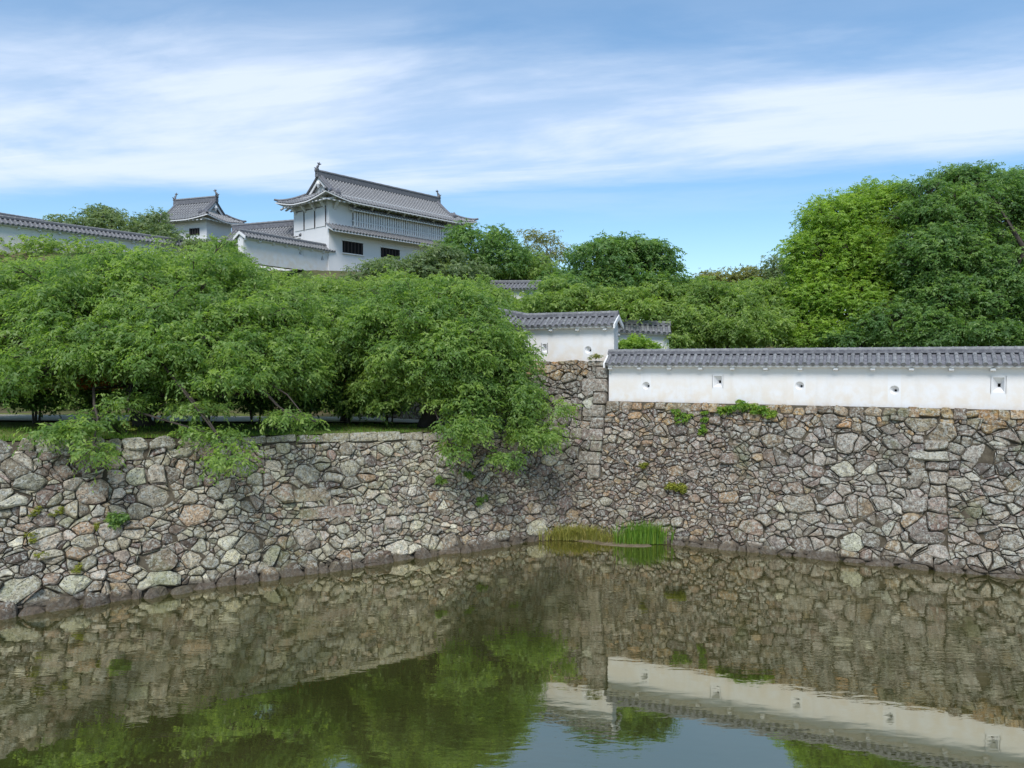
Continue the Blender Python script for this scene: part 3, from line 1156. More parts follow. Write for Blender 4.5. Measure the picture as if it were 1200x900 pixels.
    for i in range(2):
        r_ = 0.10 if i == 0 else 0.115
        xx = (0, cl_ * .9) if i == 0 else (cl_ * .86, cl_ * 1.0)
        ra = [(xx[0], math.cos(math.pi * k / (K - 1)) * r_, math.sin(math.pi * k / (K - 1)) * r_) for k in range(K)]
        rb = [(xx[1], y, z) for _, y, z in ra]
        capb.add(ra + rb, [(k + 1, k, K + k, K + k + 1) for k in range(K - 1)] + [tuple(range(K)), tuple(range(2 * K - 1, K - 1, -1))])
    me_c = capb.mesh('ridge_tile', M['tile'])
    if near:
        for i in range(ncap):
            o = link('ridge_tile', me_c)
            o.parent = t
            o.location = tuple(P(-.12 + i * cl_, mo, ez + rz + .13))
            o.rotation_euler = (0, -math.atan(sl), ang)
    else:
        mb = MB()
        for i in range(ncap):
            c0 = P(-.12 + i * cl_, mo, ez + rz + .13)
            mb.add([(c0[0] + e[0] * x_ + n[0] * y_, c0[1] + e[1] * x_ + n[1] * y_, c0[2] + z_ + sl * x_) for x_, y_, z_ in capb.v], capb.f)
        put(mb, 'ridge_cap', M['tile'])
    # plastered verge boards on open ends
    for k, s in enumerate((0.0, L)):
        if not ends[k]:
            continue
        dirn = -1 if k == 0 else 1
        for sg in (1, -1):
            b = MB()
            a0, a1 = s + dirn * .08, s + dirn * .16
            b.hexa([P(a0, mo, ez + rz - .20), P(a1, mo, ez + rz - .20), P(a1, mo + sg * (run + .03), ez - .17), P(a0, mo + sg * (run + .03), ez - .17),
                    P(a0, mo, ez + rz + .03), P(a1, mo, ez + rz + .03), P(a1, mo + sg * (run + .03), ez + .04), P(a0, mo + sg * (run + .03), ez + .04)])
            put(b, 'verge_board', M['plaster'])
    return t


def loop_on(P0, P1, zb0, lst):
    """loopholes measured in the photograph: (u, v, kind, w, h) -> (s, z above base, ...)"""
    P0, P1 = np.array(P0)[:2], np.array(P1)[:2]
    e = unit(P1 - P0)
    nn = np.array([-e[1], e[0]])
    out = []
    for u, v, k, w, h in lst:
        r = ray(u, v)
        kk = (P0 @ nn) / (r[:2] @ nn)
        p = np.array([0, 0, EYE]) + r * kk
        out.append((float((p[:2] - P0) @ e), float(p[2] - zb0), k, w, h))
    return out


def rwp(s, off=0.16, z=H_R):
    return RW.o + RW.e * s + RW.inw * (RW.b * z + off)


A0, A1 = rwp(S_Q + 0.05), rwp(25.0)
white_wall('parapet_wall', 'long white plaster parapet with round and square loopholes above the moat', A0, A1, 1.70, H_R, H_R,
           loop_on(A0, A1, H_R, [(757, 452, 'round', .36, .36), (841, 447, 'square', .36, .50), (937, 452, 'round', .36, .36),
                                 (1048, 457, 'round', .36, .36), (1170, 451, 'square', .40, .58), (1296, 452, 'round', .36, .36)]), ends=(True, True))
B1 = rwp(S_Q + 0.12, .25, H_B)
B0 = rwp(S_Q - 4.6, .25, H_B)
white_wall('parapet_wall', 'short white plaster parapet on the tall bastion, its gabled end in view', B0, B1, 1.72, H_B, H_B,
           loop_on(B0, B1, H_B, [(638, 408, 'square', .24, .42), (689, 410, 'round', .36, .36)]), ends=(False, True))
C1 = B0 + np.array([-0.02, 0.05])
C0 = C1 + np.array([-3.1, 2.2])
white_wall('parapet_wall', 'white parapet climbing away behind the cherry tree crown', C0, C1, 1.72, H_B + 0.75, H_B, ends=(True, False))
D0, D1 = at(722, 405, Y=43.5), at(784, 405, Y=43.2)
white_wall('parapet_wall', 'cream plaster wall in the shade behind the bastion gable', D0, D1, 1.75, 7.9, 7.75, near=False, ends=(False, False))
E0, E1 = at(-90, 256, Y=52.5), at(215, 290, Y=67.0)
white_wall('parapet_wall', 'white wall with sloping grey roof high on the hill at the edge', E0, E1, 2.2, 15.75, 15.75, near=False, pitch=.33)
F0, F1 = at(-120, 255, Y=68), at(62, 262, Y=80)
white_wall('parapet_wall', 'upper tiled wall peeping over the hilltop wall', F0, F1, 2.0, 19.9, 19.9, near=False, pitch=.33)
G0, G1 = at(285, 275, Y=62.0), at(389, 290, Y=70.2)
white_wall('parapet_wall', 'white wall running up to the gatehouse foot with two small loopholes', G0, G1, 1.95, 16.0, 16.0,
           loop_on(G0, G1, 16.0, [(353, 296, 'square', .4, .5), (378, 302, 'tri', .45, .5)]), near=False, pitch=.33, ends=(True, False))
H0_, H1_ = at(575, 335, Y=60), at(634, 338, Y=58)
white_wall('parapet_wall', 'weathered wall on a stone foot half hidden among the hill trees', H0_, H1_, 1.2, 12.4, 12.2, near=False, ends=(True, True))
hb = MB()
for P_, Q_ in ((H0_, H1_),):
    d_ = unit(Q_[:2] - P_[:2])
    n_ = np.array([d_[1], -d_[0]])
    pts = [P_[:2] + n_ * .1, Q_[:2] + n_ * .1, Q_[:2] - n_ * .6, P_[:2] - n_ * .6]
    hb.hexa([(*p, 8.5) for p in pts] + [(*p, 12.15) for p in pts])
HB = hb.build('retaining_wall', M['mud'])
tag(HB, 'tan earth foot under the weathered wall among the trees', 'retaining wall')


# ------------------------------------------------------------------ castle buildings
class Castle:
    """rectangular building: x along the ridge, y across (front = negative y), local frame"""
    def __init__(self, name, label, cat, corner, theta, L, W, z0):
        # corner: plan position of the front-left eave corner, theta: direction of the long side
        self.t0 = np.array([math.cos(theta), math.sin(theta)])
        self.g = np.array([-self.t0[1], self.t0[0]])
        self.c = np.array(corner[:2], float)
        self.L, self.W = L, W
        mid = self.c + self.t0 * L / 2 + self.g * W / 2
        self.loc = np.array([mid[0], mid[1], z0])
        self.ob = thing(name, label, cat, self.loc)

    def P(self, x, y, z):
        """x from the left eave, y from the front eave, world z"""
        xy = self.c + self.t0 * x + self.g * y
        return np.array([xy[0], xy[1], z])

    def box(self, mb, x0, x1, y0, y1, z0, z1):
        mb.hexa([self.P(x0, y0, z0), self.P(x1, y0, z0), self.P(x1, y1, z0), self.P(x0, y1, z0),
                 self.P(x0, y0, z1), self.P(x1, y0, z1), self.P(x1, y1, z1), self.P(x0, y1, z1)])
        return mb

    def put(self, mb, name, mat, parent=None, smooth=False, kind=None):
        return mb.build(name, mat, parent or self.ob, smooth, kind)

    def front_hit(self, u, v, y):
        """photograph pixel -> (x, z) on the plane y = const"""
        p0 = self.c + self.g * y
        r = ray(u, v)
        k = (p0 @ self.g) / (r[:2] @ self.g)
        p = np.array([0, 0, EYE]) + r * k
        return float((p[:2] - self.c) @ self.t0), float(p[2])

    def side_hit(self, u, v, x):
        p0 = self.c + self.t0 * x
        r = ray(u, v)
        k = (p0 @ self.t0) / (r[:2] @ self.t0)
        p = np.array([0, 0, EYE]) + r * k
        return float((p[:2] - self.c) @ self.g), float(p[2])

    def roof(self, ze, zr, ins, lift=0.35, pitch=0.36):
        L, W = self.L, self.W
        R = zr - ze

        def prof(d):                                        # concave slope: 0 at the eave .. 1 at the ridge
            q_ = np.clip(d / (W / 2), 0, 1)
            return R * (0.62 * q_ + 0.38 * q_ * q_)

        def zed(x, y):
            df, de = min(y, W - y), min(x, L - x)
            z = prof(df)
            if de < ins:
                z = min(z, prof(de))
            cx_, cy_ = 1 - min(1, de / 3.0), 1 - min(1, df / 3.0)
            return ze + z + lift * (cx_ * cy_) ** 1.3

        # slopes as a grid, pan tiles
        mb = MB()
        N = 10
        xs = sorted(set([0, ins * .25, ins * .5, ins * .75, ins - .001, ins, L - ins, L - ins + .001, L - ins * .75, L - ins * .5, L - ins * .25, L] + list(np.linspace(ins, L - ins, 12))))
        ysh = list(np.linspace(0, W / 2, N + 1))
        for half in (0, 1):
            for i in range(len(xs) - 1):
                if xs[i + 1] - xs[i] < .01:
                    continue
                for j in range(N):
                    y0, y1 = ysh[j], ysh[j + 1]
                    if half:
                        y0, y1 = W - y0, W - y1
                    # inside the gable part use the open slope heights
                    xa, xb = xs[i], xs[i + 1]
                    eps = 1e-4
                    qd = [(xa + eps, y0), (xb - eps, y0), (xb - eps, y1), (xa + eps, y1)]
                    V = [self.P(x_ if abs(x_ - xa) > 1e-3 else xa, y_, zed(x_, y_)) for x_, y_ in qd]
                    mb.quad(*(V if not half else V[::-1]))
        self.put(mb, 'roof_slope', M['tile_dark'], smooth=False)
        # cover tile rows with plaster joints, both long slopes and the two hips
        rows, joints = MB(), MB()
        K = 5
        r = 0.095

        def row(pts, across):
            pts = [np.array(p) for p in pts]
            V = []
            for i, p in enumerate(pts):
                d = unit(pts[min(i + 1, len(pts) - 1)] - pts[max(i - 1, 0)])
                up = unit(np.cross(across, d))
                if up[2] < 0:
                    up = -up
                V += [p + across * (math.cos(math.pi * k / (K - 1)) * r) + up * (math.sin(math.pi * k / (K - 1)) * r) for k in range(K)]
            F = [(i * K + k, i * K + k + 1, (i + 1) * K + k + 1, (i + 1) * K + k) for i in range(len(pts) - 1) for k in range(K - 1)]
            rows.add(V, F + [tuple(range(K))])
            for i in range(len(pts) - 1):
                a, b = pts[i], pts[i + 1]
                m = max(1, int(np.linalg.norm(b - a) / 0.42 + .5))
                d = unit(b - a)
                up = unit(np.cross(across, d))
                if up[2] < 0:
                    up = -up
                for q_ in range(m):
                    c0 = a + (b - a) * ((q_ + .5) / m)
                    V = []
                    for off in (-.035, .035):
                        V += [c0 + d * off + across * (math.cos(math.pi * k / 3) * r * 1.06) + up * (math.sin(math.pi * k / 3) * r * 1.06) for k in range(4)]
                    joints.add(V, [(k, k + 1, 5 + k, 4 + k) for k in range(3)])

        ax = np.array([*self.t0, 0])
        ay = np.array([*self.g, 0])
        n = int(L / pitch)
        for i in range(n + 1):
            x = 0.06 + (L - .12) * i / n
            ymax = W / 2 - 0.1 if ins <= x <= L - ins else min(x, L - x)
            if ymax < .25:
                continue
            for half in (0, 1):
                ys = np.linspace(0, ymax, 8)
                row([self.P(x, (y if not half else W - y), zed(min(max(x, ins + 1e-3), L - ins - 1e-3) if ins <= x <= L - ins else x, y) + .01) for y in ys], ax)
        n = int(W / pitch)
        for i in range(n + 1):
            y = 0.06 + (W - .12) * i / n
            xmax = min(ins, min(y, W - y))
            if xmax < .25:
                continue
            for half in (0, 1):
                xx = np.linspace(0, xmax - .02, 5)
                row([self.P((x if not half else L - x), y, zed(x, y) + .01) for x in xx], ay)
        self.put(rows, 'roof_tiles', M['tile'], kind='stuff')
        self.put(joints, 'tile_joints', M['joint_plaster'], kind='stuff')
        # main ridge
        zt = ze + prof(W / 2)
        mb = MB()
        for w, z0, z1, ex in ((.24, -.10, .22, .15), (.18, .223, .40, .18), (.22, .403, .47, .22)):
            self.box(mb, ins - ex, L - ins + ex, W / 2 - w, W / 2 + w, zt + z0, zt + z1)
        self.put(mb, 'main_ridge', M['tile_dark'])
        capb = MB()
        capb.tube([self.P(x, W / 2, zt + .50) for x in np.linspace(ins - .3, L - ins + .3, 30)], [.12, .105] * 15, 8)
        self.put(capb, 'ridge_cap', M['tile'])
        # descending ridges beside the gables and hip ridges to the corners
        for x, hx in ((ins, 0), (L - ins, L)):
            for half in (0, 1):
                f = (lambda y: y) if not half else (lambda y: W - y)
                y_end = ins * 0.62
                mb = MB()
                pts = [self.P(x + (.28 if hx == 0 else -.28), f(y), ze + prof(y) + .13) for y in np.linspace(W / 2, y_end, 7)]
                mb.tube(pts, [.15] * 7, 6)
                pts = [self.P(x, f(y), ze + prof(y) + .06) for y in np.linspace(W / 2, ins * .98, 7)]
                mb.tube(pts, [.10] * 7, 6)
                self.put(mb, 'descending_ridge', M['tile_dark'])
                om = MB()
                b0 = self.P(x + (.28 if hx == 0 else -.28), f(y_end), ze + prof(y_end) + .1)
                om.tube([b0 + [0, 0, -.05], b0 + [0, 0, .18], b0 + [0, 0, .42], b0 + [0, 0, .55]], [.2, .25, .16, .05], 6)
                self.put(om, 'ogre_tile', M['tile_dark'])
                mb = MB()
                pts = []
                for k in np.linspace(1, -0.04, 8):
                    xk = (ins * k) if hx == 0 else L - ins * k
                    pts.append(self.P(xk, f(ins * k), zed(abs(min(max(ins * k, 0), ins)), max(0, ins * k)) + .12 + (.10 if k < .02 else 0)))
                mb.tube(pts, [.14] * 7 + [.10], 6)
                self.put(mb, 'hip_ridge', M['tile_dark'])
        # gable walls and their barge boards
        for x, sg in ((ins + .45, -1), (L - ins - .45, 1)):
            mb = MB()
            zb = ze + prof(ins) - .3
            pts = [self.P(x, y, ze + prof(min(y, W - y)) - .10) for y in np.linspace(ins * .85, W - ins * .85, 15)]
            pts = [self.P(x, ins * .85, zb)] + pts + [self.P(x, W - ins * .85, zb)]
            mb.add(pts, [tuple(range(len(pts))) if sg < 0 else tuple(range(len(pts) - 1, -1, -1))])
            self.put(mb, 'gable_wall', M['plaster'])
            xb = ins + .12 if sg < 0 else L - ins - .12
            for half in (0, 1):
                f = (lambda y: y) if not half else (lambda y: W - y)
                mb = MB()
                yy = np.linspace(ins * .95, W / 2, 9)
                for a, b in zip(yy[:-1], yy[1:]):
                    za, zb_ = ze + prof(a) - .07, ze + prof(b) - .07
                    mb.hexa([self.P(xb - .05, f(a), za - .34), self.P(xb + .05, f(a), za - .34), self.P(xb + .05, f(b), zb_ - .34), self.P(xb - .05, f(b), zb_ - .34),
                             self.P(xb - .05, f(a), za), self.P(xb + .05, f(a), za), self.P(xb + .05, f(b), zb_), self.P(xb - .05, f(b), zb_)])
                self.put(mb, 'barge_board', M['plaster'])
            mb = MB()
            c0 = self.P(xb + (-.08 if sg < 0 else .08), W / 2, zt - .75)
            mb.tube([c0 + [0, 0, .3], c0, c0 - [0, 0, .35]], [.10, .22, .06], 8)
            self.put(mb, 'gable_pendant', M['plaster'])
        # soffit: white underside, rounded rafters
        mb = MB()
        T_ = 0.10
        for (xa, ya), (xb, yb) in (((0, 0), (L, 0)), ((L, 0), (L, W)), ((L, W), (0, W)), ((0, W), (0, 0))):
            k = 14
            for i in range(k):
                f0, f1 = i / k, (i + 1) / k
                p0, p1 = (xa + (xb - xa) * f0, ya + (yb - ya) * f0), (xa + (xb - xa) * f1, ya + (yb - ya) * f1)
                e0 = self.P(*p0, zed(min(max(p0[0], 0), L), min(max(p0[1], 0), W)) - .03)
                e1 = self.P(*p1, zed(*p1) - .03)
                ind = 1.55
                cc = lambda p: (min(max(p[0], ind), L - ind), min(max(p[1], ind), W - ind))
                q0, q1 = cc(p0), cc(p1)
                i0, i1 = self.P(*q0, ze + prof(ind) - .22), self.P(*q1, ze + prof(ind) - .22)
                dn = np.array([0, 0, -T_])
                mb.quad(e0, e0 + dn, e1 + dn, e1)
                mb.quad(e0 + dn, i0 + dn, i1 + dn, e1 + dn)
        self.put(mb, 'eave_soffit', M['plaster'])
        self.zed, self.prof = zed, prof
        return zt

    def rafters(self, ze, inset):
        L, W = self.L, self.W
        mb = MB()
        for i in range(int(L / .55)):
            x = .5 + i * .55
            if x > L - .4:
                break
            for y0, y1 in ((.12, inset), (W - .12, W - inset)):
                mb.hexa([self.P(x - .09, y0, ze - .20), self.P(x + .09, y0, ze - .20), self.P(x + .09, y1, ze + .12), self.P(x - .09, y1, ze + .12),
                         self.P(x - .09, y0, ze - .10), self.P(x + .09, y0, ze - .10), self.P(x + .09, y1, ze + .30), self.P(x - .09, y1, ze + .30)])
        for i in range(int(W / .55)):
            y = .5 + i * .55
            if y > W - .4:
                break
            for x0, x1 in ((.12, inset), (L - .12, L - inset)):
                mb.hexa([self.P(x0, y - .09, ze - .20), self.P(x0, y + .09, ze - .20), self.P(x1, y + .09, ze + .12), self.P(x1, y - .09, ze + .12),
                         self.P(x0, y - .09, ze - .10), self.P(x0, y + .09, ze - .10), self.P(x1, y + .09, ze + .30), self.P(x1, y - .09, ze + .30)])
        self.put(mb, 'rafters', M['plaster'], kind='stuff')

    def fish(self, x, zt, flip):
        """ridge-end dolphin: head down on the ridge, tail curling up"""
        W = self.W
        s = 1 if not flip else -1
        mb = MB()
        zt += .12
        k = .62
        pts = [self.P(x, W / 2, zt + .38), self.P(x - .06 * s, W / 2, zt + .38 + .28 * k), self.P(x + .02 * s, W / 2, zt + .38 + .56 * k), self.P(x + .14 * s, W / 2, zt + .38 + .8 * k), self.P(x + .16 * s, W / 2, zt + .38 + 1.0 * k)]
        mb.tube(pts, [.20, .18, .13, .08, .04], 8)
        a = self.P(x + .16 * s, W / 2, zt + .38 + .9 * k)
        for dx, dz in ((.30, .12), (.08, .28), (-.16, .18)):
            b = a + np.array([*(self.t0 * dx * s), dz])
            mb.tube([a, (a + b) / 2 + [0, 0, .02], b], [.05, .07, .015], 5)
        for side in (-1, 1):
            f0 = self.P(x - .02 * s, W / 2 + .13 * side, zt + .55)
            f1 = self.P(x - .18 * s, W / 2 + .26 * side, zt + .68)
            mb.tube([f0, (f0 + f1) / 2, f1], [.04, .07, .015], 5)
        self.put(mb, 'ridge_fish', M['tile_dark'], smooth=True)


def pent_roof(C, x0, x1, y_in, y_out, z_hi, z_lo, pitch, name='pent_roof'):
    """lean-to strip of tiles on the front wall"""
    mb = MB()
    mb.hexa([C.P(x0, y_out, z_lo - .14), C.P(x1, y_out, z_lo - .14), C.P(x1, y_in, z_hi - .30), C.P(x0, y_in, z_hi - .30),
             C.P(x0, y_out, z_lo), C.P(x1, y_out, z_lo), C.P(x1, y_in, z_hi), C.P(x0, y_in, z_hi)])
    root = C.put(mb, name, M['plaster'])
    cm = tile_column_mesh(abs(y_in - y_out) + .05, z_hi - z_lo, .09, 3)
    n = max(2, int((x1 - x0) / pitch))
    tl = MB()
    for i in range(n + 1):
        o = C.P(x0 + (x1 - x0) * i / n, y_in, z_hi + .01)
        sgn = -1 if y_out < y_in else 1
        tl.add([(o[0] + C.t0[0] * a + C.g[0] * b * sgn, o[1] + C.t0[1] * a + C.g[1] * b * sgn, o[2] + c) for a, b, c in cm.v], cm.f)
    C.put(tl, 'roof_tiles', M['tile'], root, kind='stuff')
    bed = MB()
    e_ = .02
    bed.quad(C.P(x0, y_out - .03, z_lo + e_), C.P(x1, y_out - .03, z_lo + e_), C.P(x1, y_in, z_hi + e_), C.P(x0, y_in, z_hi + e_))
    C.put(bed, 'pan_tiles', M['tile_dark'], root)
    return root


def build_gatehouse():
    C = Castle('castle_gatehouse', 'two storey white gatehouse with long lattice window and fish ornaments on its roof', 'castle building',
               (-16.40, 68.0), math.radians(49.4), 19.5, 7.9, 16.0)
    L, W = C.L, C.W
    ze, zr = 22.55, 25.3
    zt = C.roof(ze, zr, 2.0, 0.55, .36)
    C.rafters(ze, 1.5)
    C.fish(1.95, zt, False)
    C.fish(L - 1.95, zt, True)
    E = 1.2                                                   # eave overhang
    sk_hi, sk_lo = 20.45, 19.75
    mb = MB()
    C.box(mb, E, L - E, E, W - E, sk_hi - 1.2, ze + .75)
    C.put(mb, 'upper_storey', M['plaster'])
    mb = MB()
    C.box(mb, E - .03, L - E + .03, E - .03, W - E + .03, 12.5, sk_hi - 1.203)
    C.put(mb, 'lower_storey', M['plaster'])
    # pent roof between the storeys, small hood over the lattice
    pent_roof(C, E - .35, L - E + .1, E - .03, E - 1.15, sk_hi, sk_lo, .36)
    xa, za = C.front_hit(413, 251, E)
    xb, zb = C.front_hit(518, 271, E)
    ztop = 22.15
    pent_roof(C, xa - .35, xb + .35, E - .02, E - .62, ztop + .22, ztop - .12, .36, 'window_hood')
    # long lattice window
    z0, z1 = sk_hi + .12, ztop - .14
    mb = MB()
    C.box(mb, xa, xb, E - .025, E - .012, z0, z1)
    win = C.put(mb, 'lattice_window', M['wood'])
    n = 40
    for i in range(n):
        x = xa + (xb - xa) * (i + .5) / n
        wdt = .08 if i % 4 else .095
        s_ = MB()
        C.box(s_, x - wdt, x + wdt, E - .20, E - .06, z0 - .02, z1 + .02)
        C.put(s_, 'slat', M['plaster'], win)
    for zz in (z0 - .05, (z0 + z1) / 2 - .25, z1):
        s_ = MB()
        C.box(s_, xa - .1, xb + .1, E - .16, E - .10 + (.08 if zz != (z0 + z1) / 2 - .25 else 0), zz - .05, zz + .06)
        C.put(s_, 'rail', M['plaster'], win)
    # dark openings of the lower storey
    for u0, v0, u1, v1 in ((401, 282, 425, 297), (446, 290, 468, 303)):
        xa_, zt_ = C.front_hit(u0, v0, E)
        xb_, _ = C.front_hit(u1, v1, E)
        _, zb_ = C.front_hit(u0, v1 - 1, E)
        mb = MB()
        C.box(mb, xa_, xb_, E - .06, E - .045, zb_, zt_)
        w_ = C.put(mb, 'window', M['dark'])
        for k in range(6):
            x = xa_ + (xb_ - xa_) * (k + .5) / 6
            s_ = MB()
            C.box(s_, x - .05, x + .05, E - .13, E - .063, zb_, zt_)
            C.put(s_, 'bar', M['wood'], w_)
        for nm, bx in (('frame', (xa_ - .08, xb_ + .08, E - .16, E - .04, zt_ + .003, zt_ + .11)), ('sill', (xa_ - .08, xb_ + .08, E - .18, E - .04, zb_ - .10, zb_ - .003))):
            s_ = MB()
            C.box(s_, *bx)
            C.put(s_, nm, M['plaster'], w_)
    # shuttered windows on the gable side
    zb_, zt_ = 20.3, 22.05
    for k in range(3):
        y0 = E + .45 + k * 1.68
        mb = MB()
        C.box(mb, E - .05, E - .02, y0, y0 + 1.5, zb_, zt_)
        sh = C.put(mb, 'shutter', M['plaster'])
        for (a, b, c, d) in ((y0 - .07, y0 - .005, zb_ - .05, zt_ + .05), (y0 - .07, y0 + 1.57, zt_ + .003, zt_ + .06)):
            s_ = MB()
            C.box(s_, E - .09, E - .03, a, b, c, d)
            C.put(s_, 'frame', M['wood'], sh)
    # struts under the eaves
    for k in range(9):
        x = E + .6 + k * (L - 2 * E - 1.2) / 8
        b = MB()
        b.hexa([C.P(x - .09, E - .05, ze - .75), C.P(x + .09, E - .05, ze - .75), C.P(x + .09, E + .02, ze - .75), C.P(x - .09, E + .02, ze - .75),
                C.P(x - .09, .45, ze - .02), C.P(x + .09, .45, ze - .02), C.P(x + .09, .75, ze + .1), C.P(x - .09, .75, ze + .1)])
        C.put(b, 'eave_strut', M['plaster'])
    for k in range(4):
        y = E + .5 + k * (W - 2 * E - 1.0) / 3
        b = MB()
        b.hexa([C.P(E - .05, y - .09, ze - .75), C.P(E + .02, y - .09, ze - .75), C.P(E + .02, y + .09, ze - .75), C.P(E - .05, y + .09, ze - .75),
                C.P(.45, y - .09, ze - .02), C.P(.75, y - .09, ze + .1), C.P(.75, y + .09, ze + .1), C.P(.45, y + .09, ze - .02)])
        C.put(b, 'eave_strut', M['plaster'])


def build_turret():
    th = math.atan2(-.34, .94)
    t0 = np.array([.94, -.34])
    corner_r = at(243, 253, Y=82.0)                           # nearest eave corner
    L, W = 8.6, 6.1
    c = corner_r[:2] - t0 * L
    C = Castle('castle_turret', 'small white corner turret with gabled tile roof left of the gatehouse', 'castle building', c, th, L, W, 16.0)
    ze, zr = 23.35, 25.75
    zt = C.roof(ze, zr, 1.5, .4, .36)
    C.rafters(ze, 1.3)
    C.fish(1.4, zt, False)
    C.fish(L - 1.4, zt, True)
    mb = MB()
    C.box(mb, 1.1, L - 1.1, 1.1, W - 1.1, 14.0, ze + .6)
    C.put(mb, 'wall', M['plaster'])
    xa, za = C.front_hit(222, 268, 1.1)
    xb, zb = C.front_hit(234, 275, 1.1)
    mb = MB()
    C.box(mb, xa, xb, 1.06, 1.08, zb, za)
    w_ = C.put(mb, 'window', M['dark'])
    for k in range(4):
        x = xa + (xb - xa) * (k + .5) / 4
        s_ = MB()
        C.box(s_, x - .07, x + .07, .99, 1.055, zb, za)
        C.put(s_, 'bar', M['wood'], w_)


def build_corridor():
    th = math.atan2(-.36, .93)
    t0 = np.array([.93, -.36])
    corner_r = at(352, 278, Y=72.5)
    L, W = 11.0, 5.0
    C = Castle('castle_corridor', 'low tiled corridor roof between the turret and the gatehouse', 'castle building', corner_r[:2] - t0 * L, th, L, W, 16.0)
    zt = C.roof(19.55, 21.35, 1.1, .2, .36)
    mb = MB()
    C.box(mb, 1.0, L - 1.0, 1.0, W - 1.0, 14.0, 20.1)
    C.put(mb, 'wall', M['plaster'])


build_gatehouse()
build_turret()
build_corridor()


# ------------------------------------------------------------------ foliage
def leaves(P, D, N, Ls, Ws):
    S = unit(np.cross(D, N))
    Nn = np.cross(S, D)
    mid = P + D * (Ls * .45)[:, None] + Nn * (Ls * .06)[:, None]
    tipd = Nn * (Ls * -.10)[:, None]
    V = np.stack([P, mid + S * (Ws / 2)[:, None], P + D * Ls[:, None] + tipd, mid - S * (Ws / 2)[:, None]], 1)
    return V.reshape(-1, 3)


def sprays(C, R, nshoot, nleaf, leaf, width, rng, droop=0.5, shoot=0.5, flat=0.55, spread=1.0):
    """leafy shoots on clumps. C (k,3) centres, R (k,) radii; returns quads and per-quad tone"""
    k = len(C)
    ci = np.repeat(np.arange(k), nshoot)
    n = len(ci)
    d = unit(rng.normal(size=(n, 3)) * [1, 1, .8])
    rr = rng.uniform(.25, 1.0, n) ** .6
    o = C[ci] + d * (R[ci] * rr)[:, None] * [1, 1, flat]
    sd = unit(d * [1, 1, .5] * spread + rng.normal(size=(n, 3)) * .45 + [0, 0, .12])
    sl_ = shoot * rng.uniform(.6, 1.3, n)
    li = np.repeat(np.arange(n), nleaf)
    m = len(li)
    t = np.tile((np.arange(nleaf) + 1) / nleaf, n) + rng.uniform(-.06, .06, m)
    p = o[li] + sd[li] * (sl_[li] * t)[:, None]
    p[:, 2] -= droop * sl_[li] * t * t
    side = unit(np.cross(sd[li], [0, 0, 1.0]) + 1e-4)
    alt = np.tile(np.where(np.arange(nleaf) % 2 == 0, 1.0, -1.0), n)
    ld = unit(sd[li] * .55 + side * (alt * .75)[:, None] + rng.normal(size=(m, 3)) * .32 + np.array([0, 0, -.35 - droop * .5]))
    nr = unit(np.array([0, 0, .62]) + sd[li] * .75 + rng.normal(size=(m, 3)) * .5)
    Ls = leaf * rng.uniform(.5, 1.4, m)
    V = leaves(p, ld, nr, Ls, Ls * width)
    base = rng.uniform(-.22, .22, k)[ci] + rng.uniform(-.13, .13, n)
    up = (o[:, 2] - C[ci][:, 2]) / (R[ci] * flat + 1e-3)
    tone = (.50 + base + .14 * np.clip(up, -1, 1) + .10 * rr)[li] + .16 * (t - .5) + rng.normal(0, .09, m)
    return V, np.clip(tone, 0, 1)


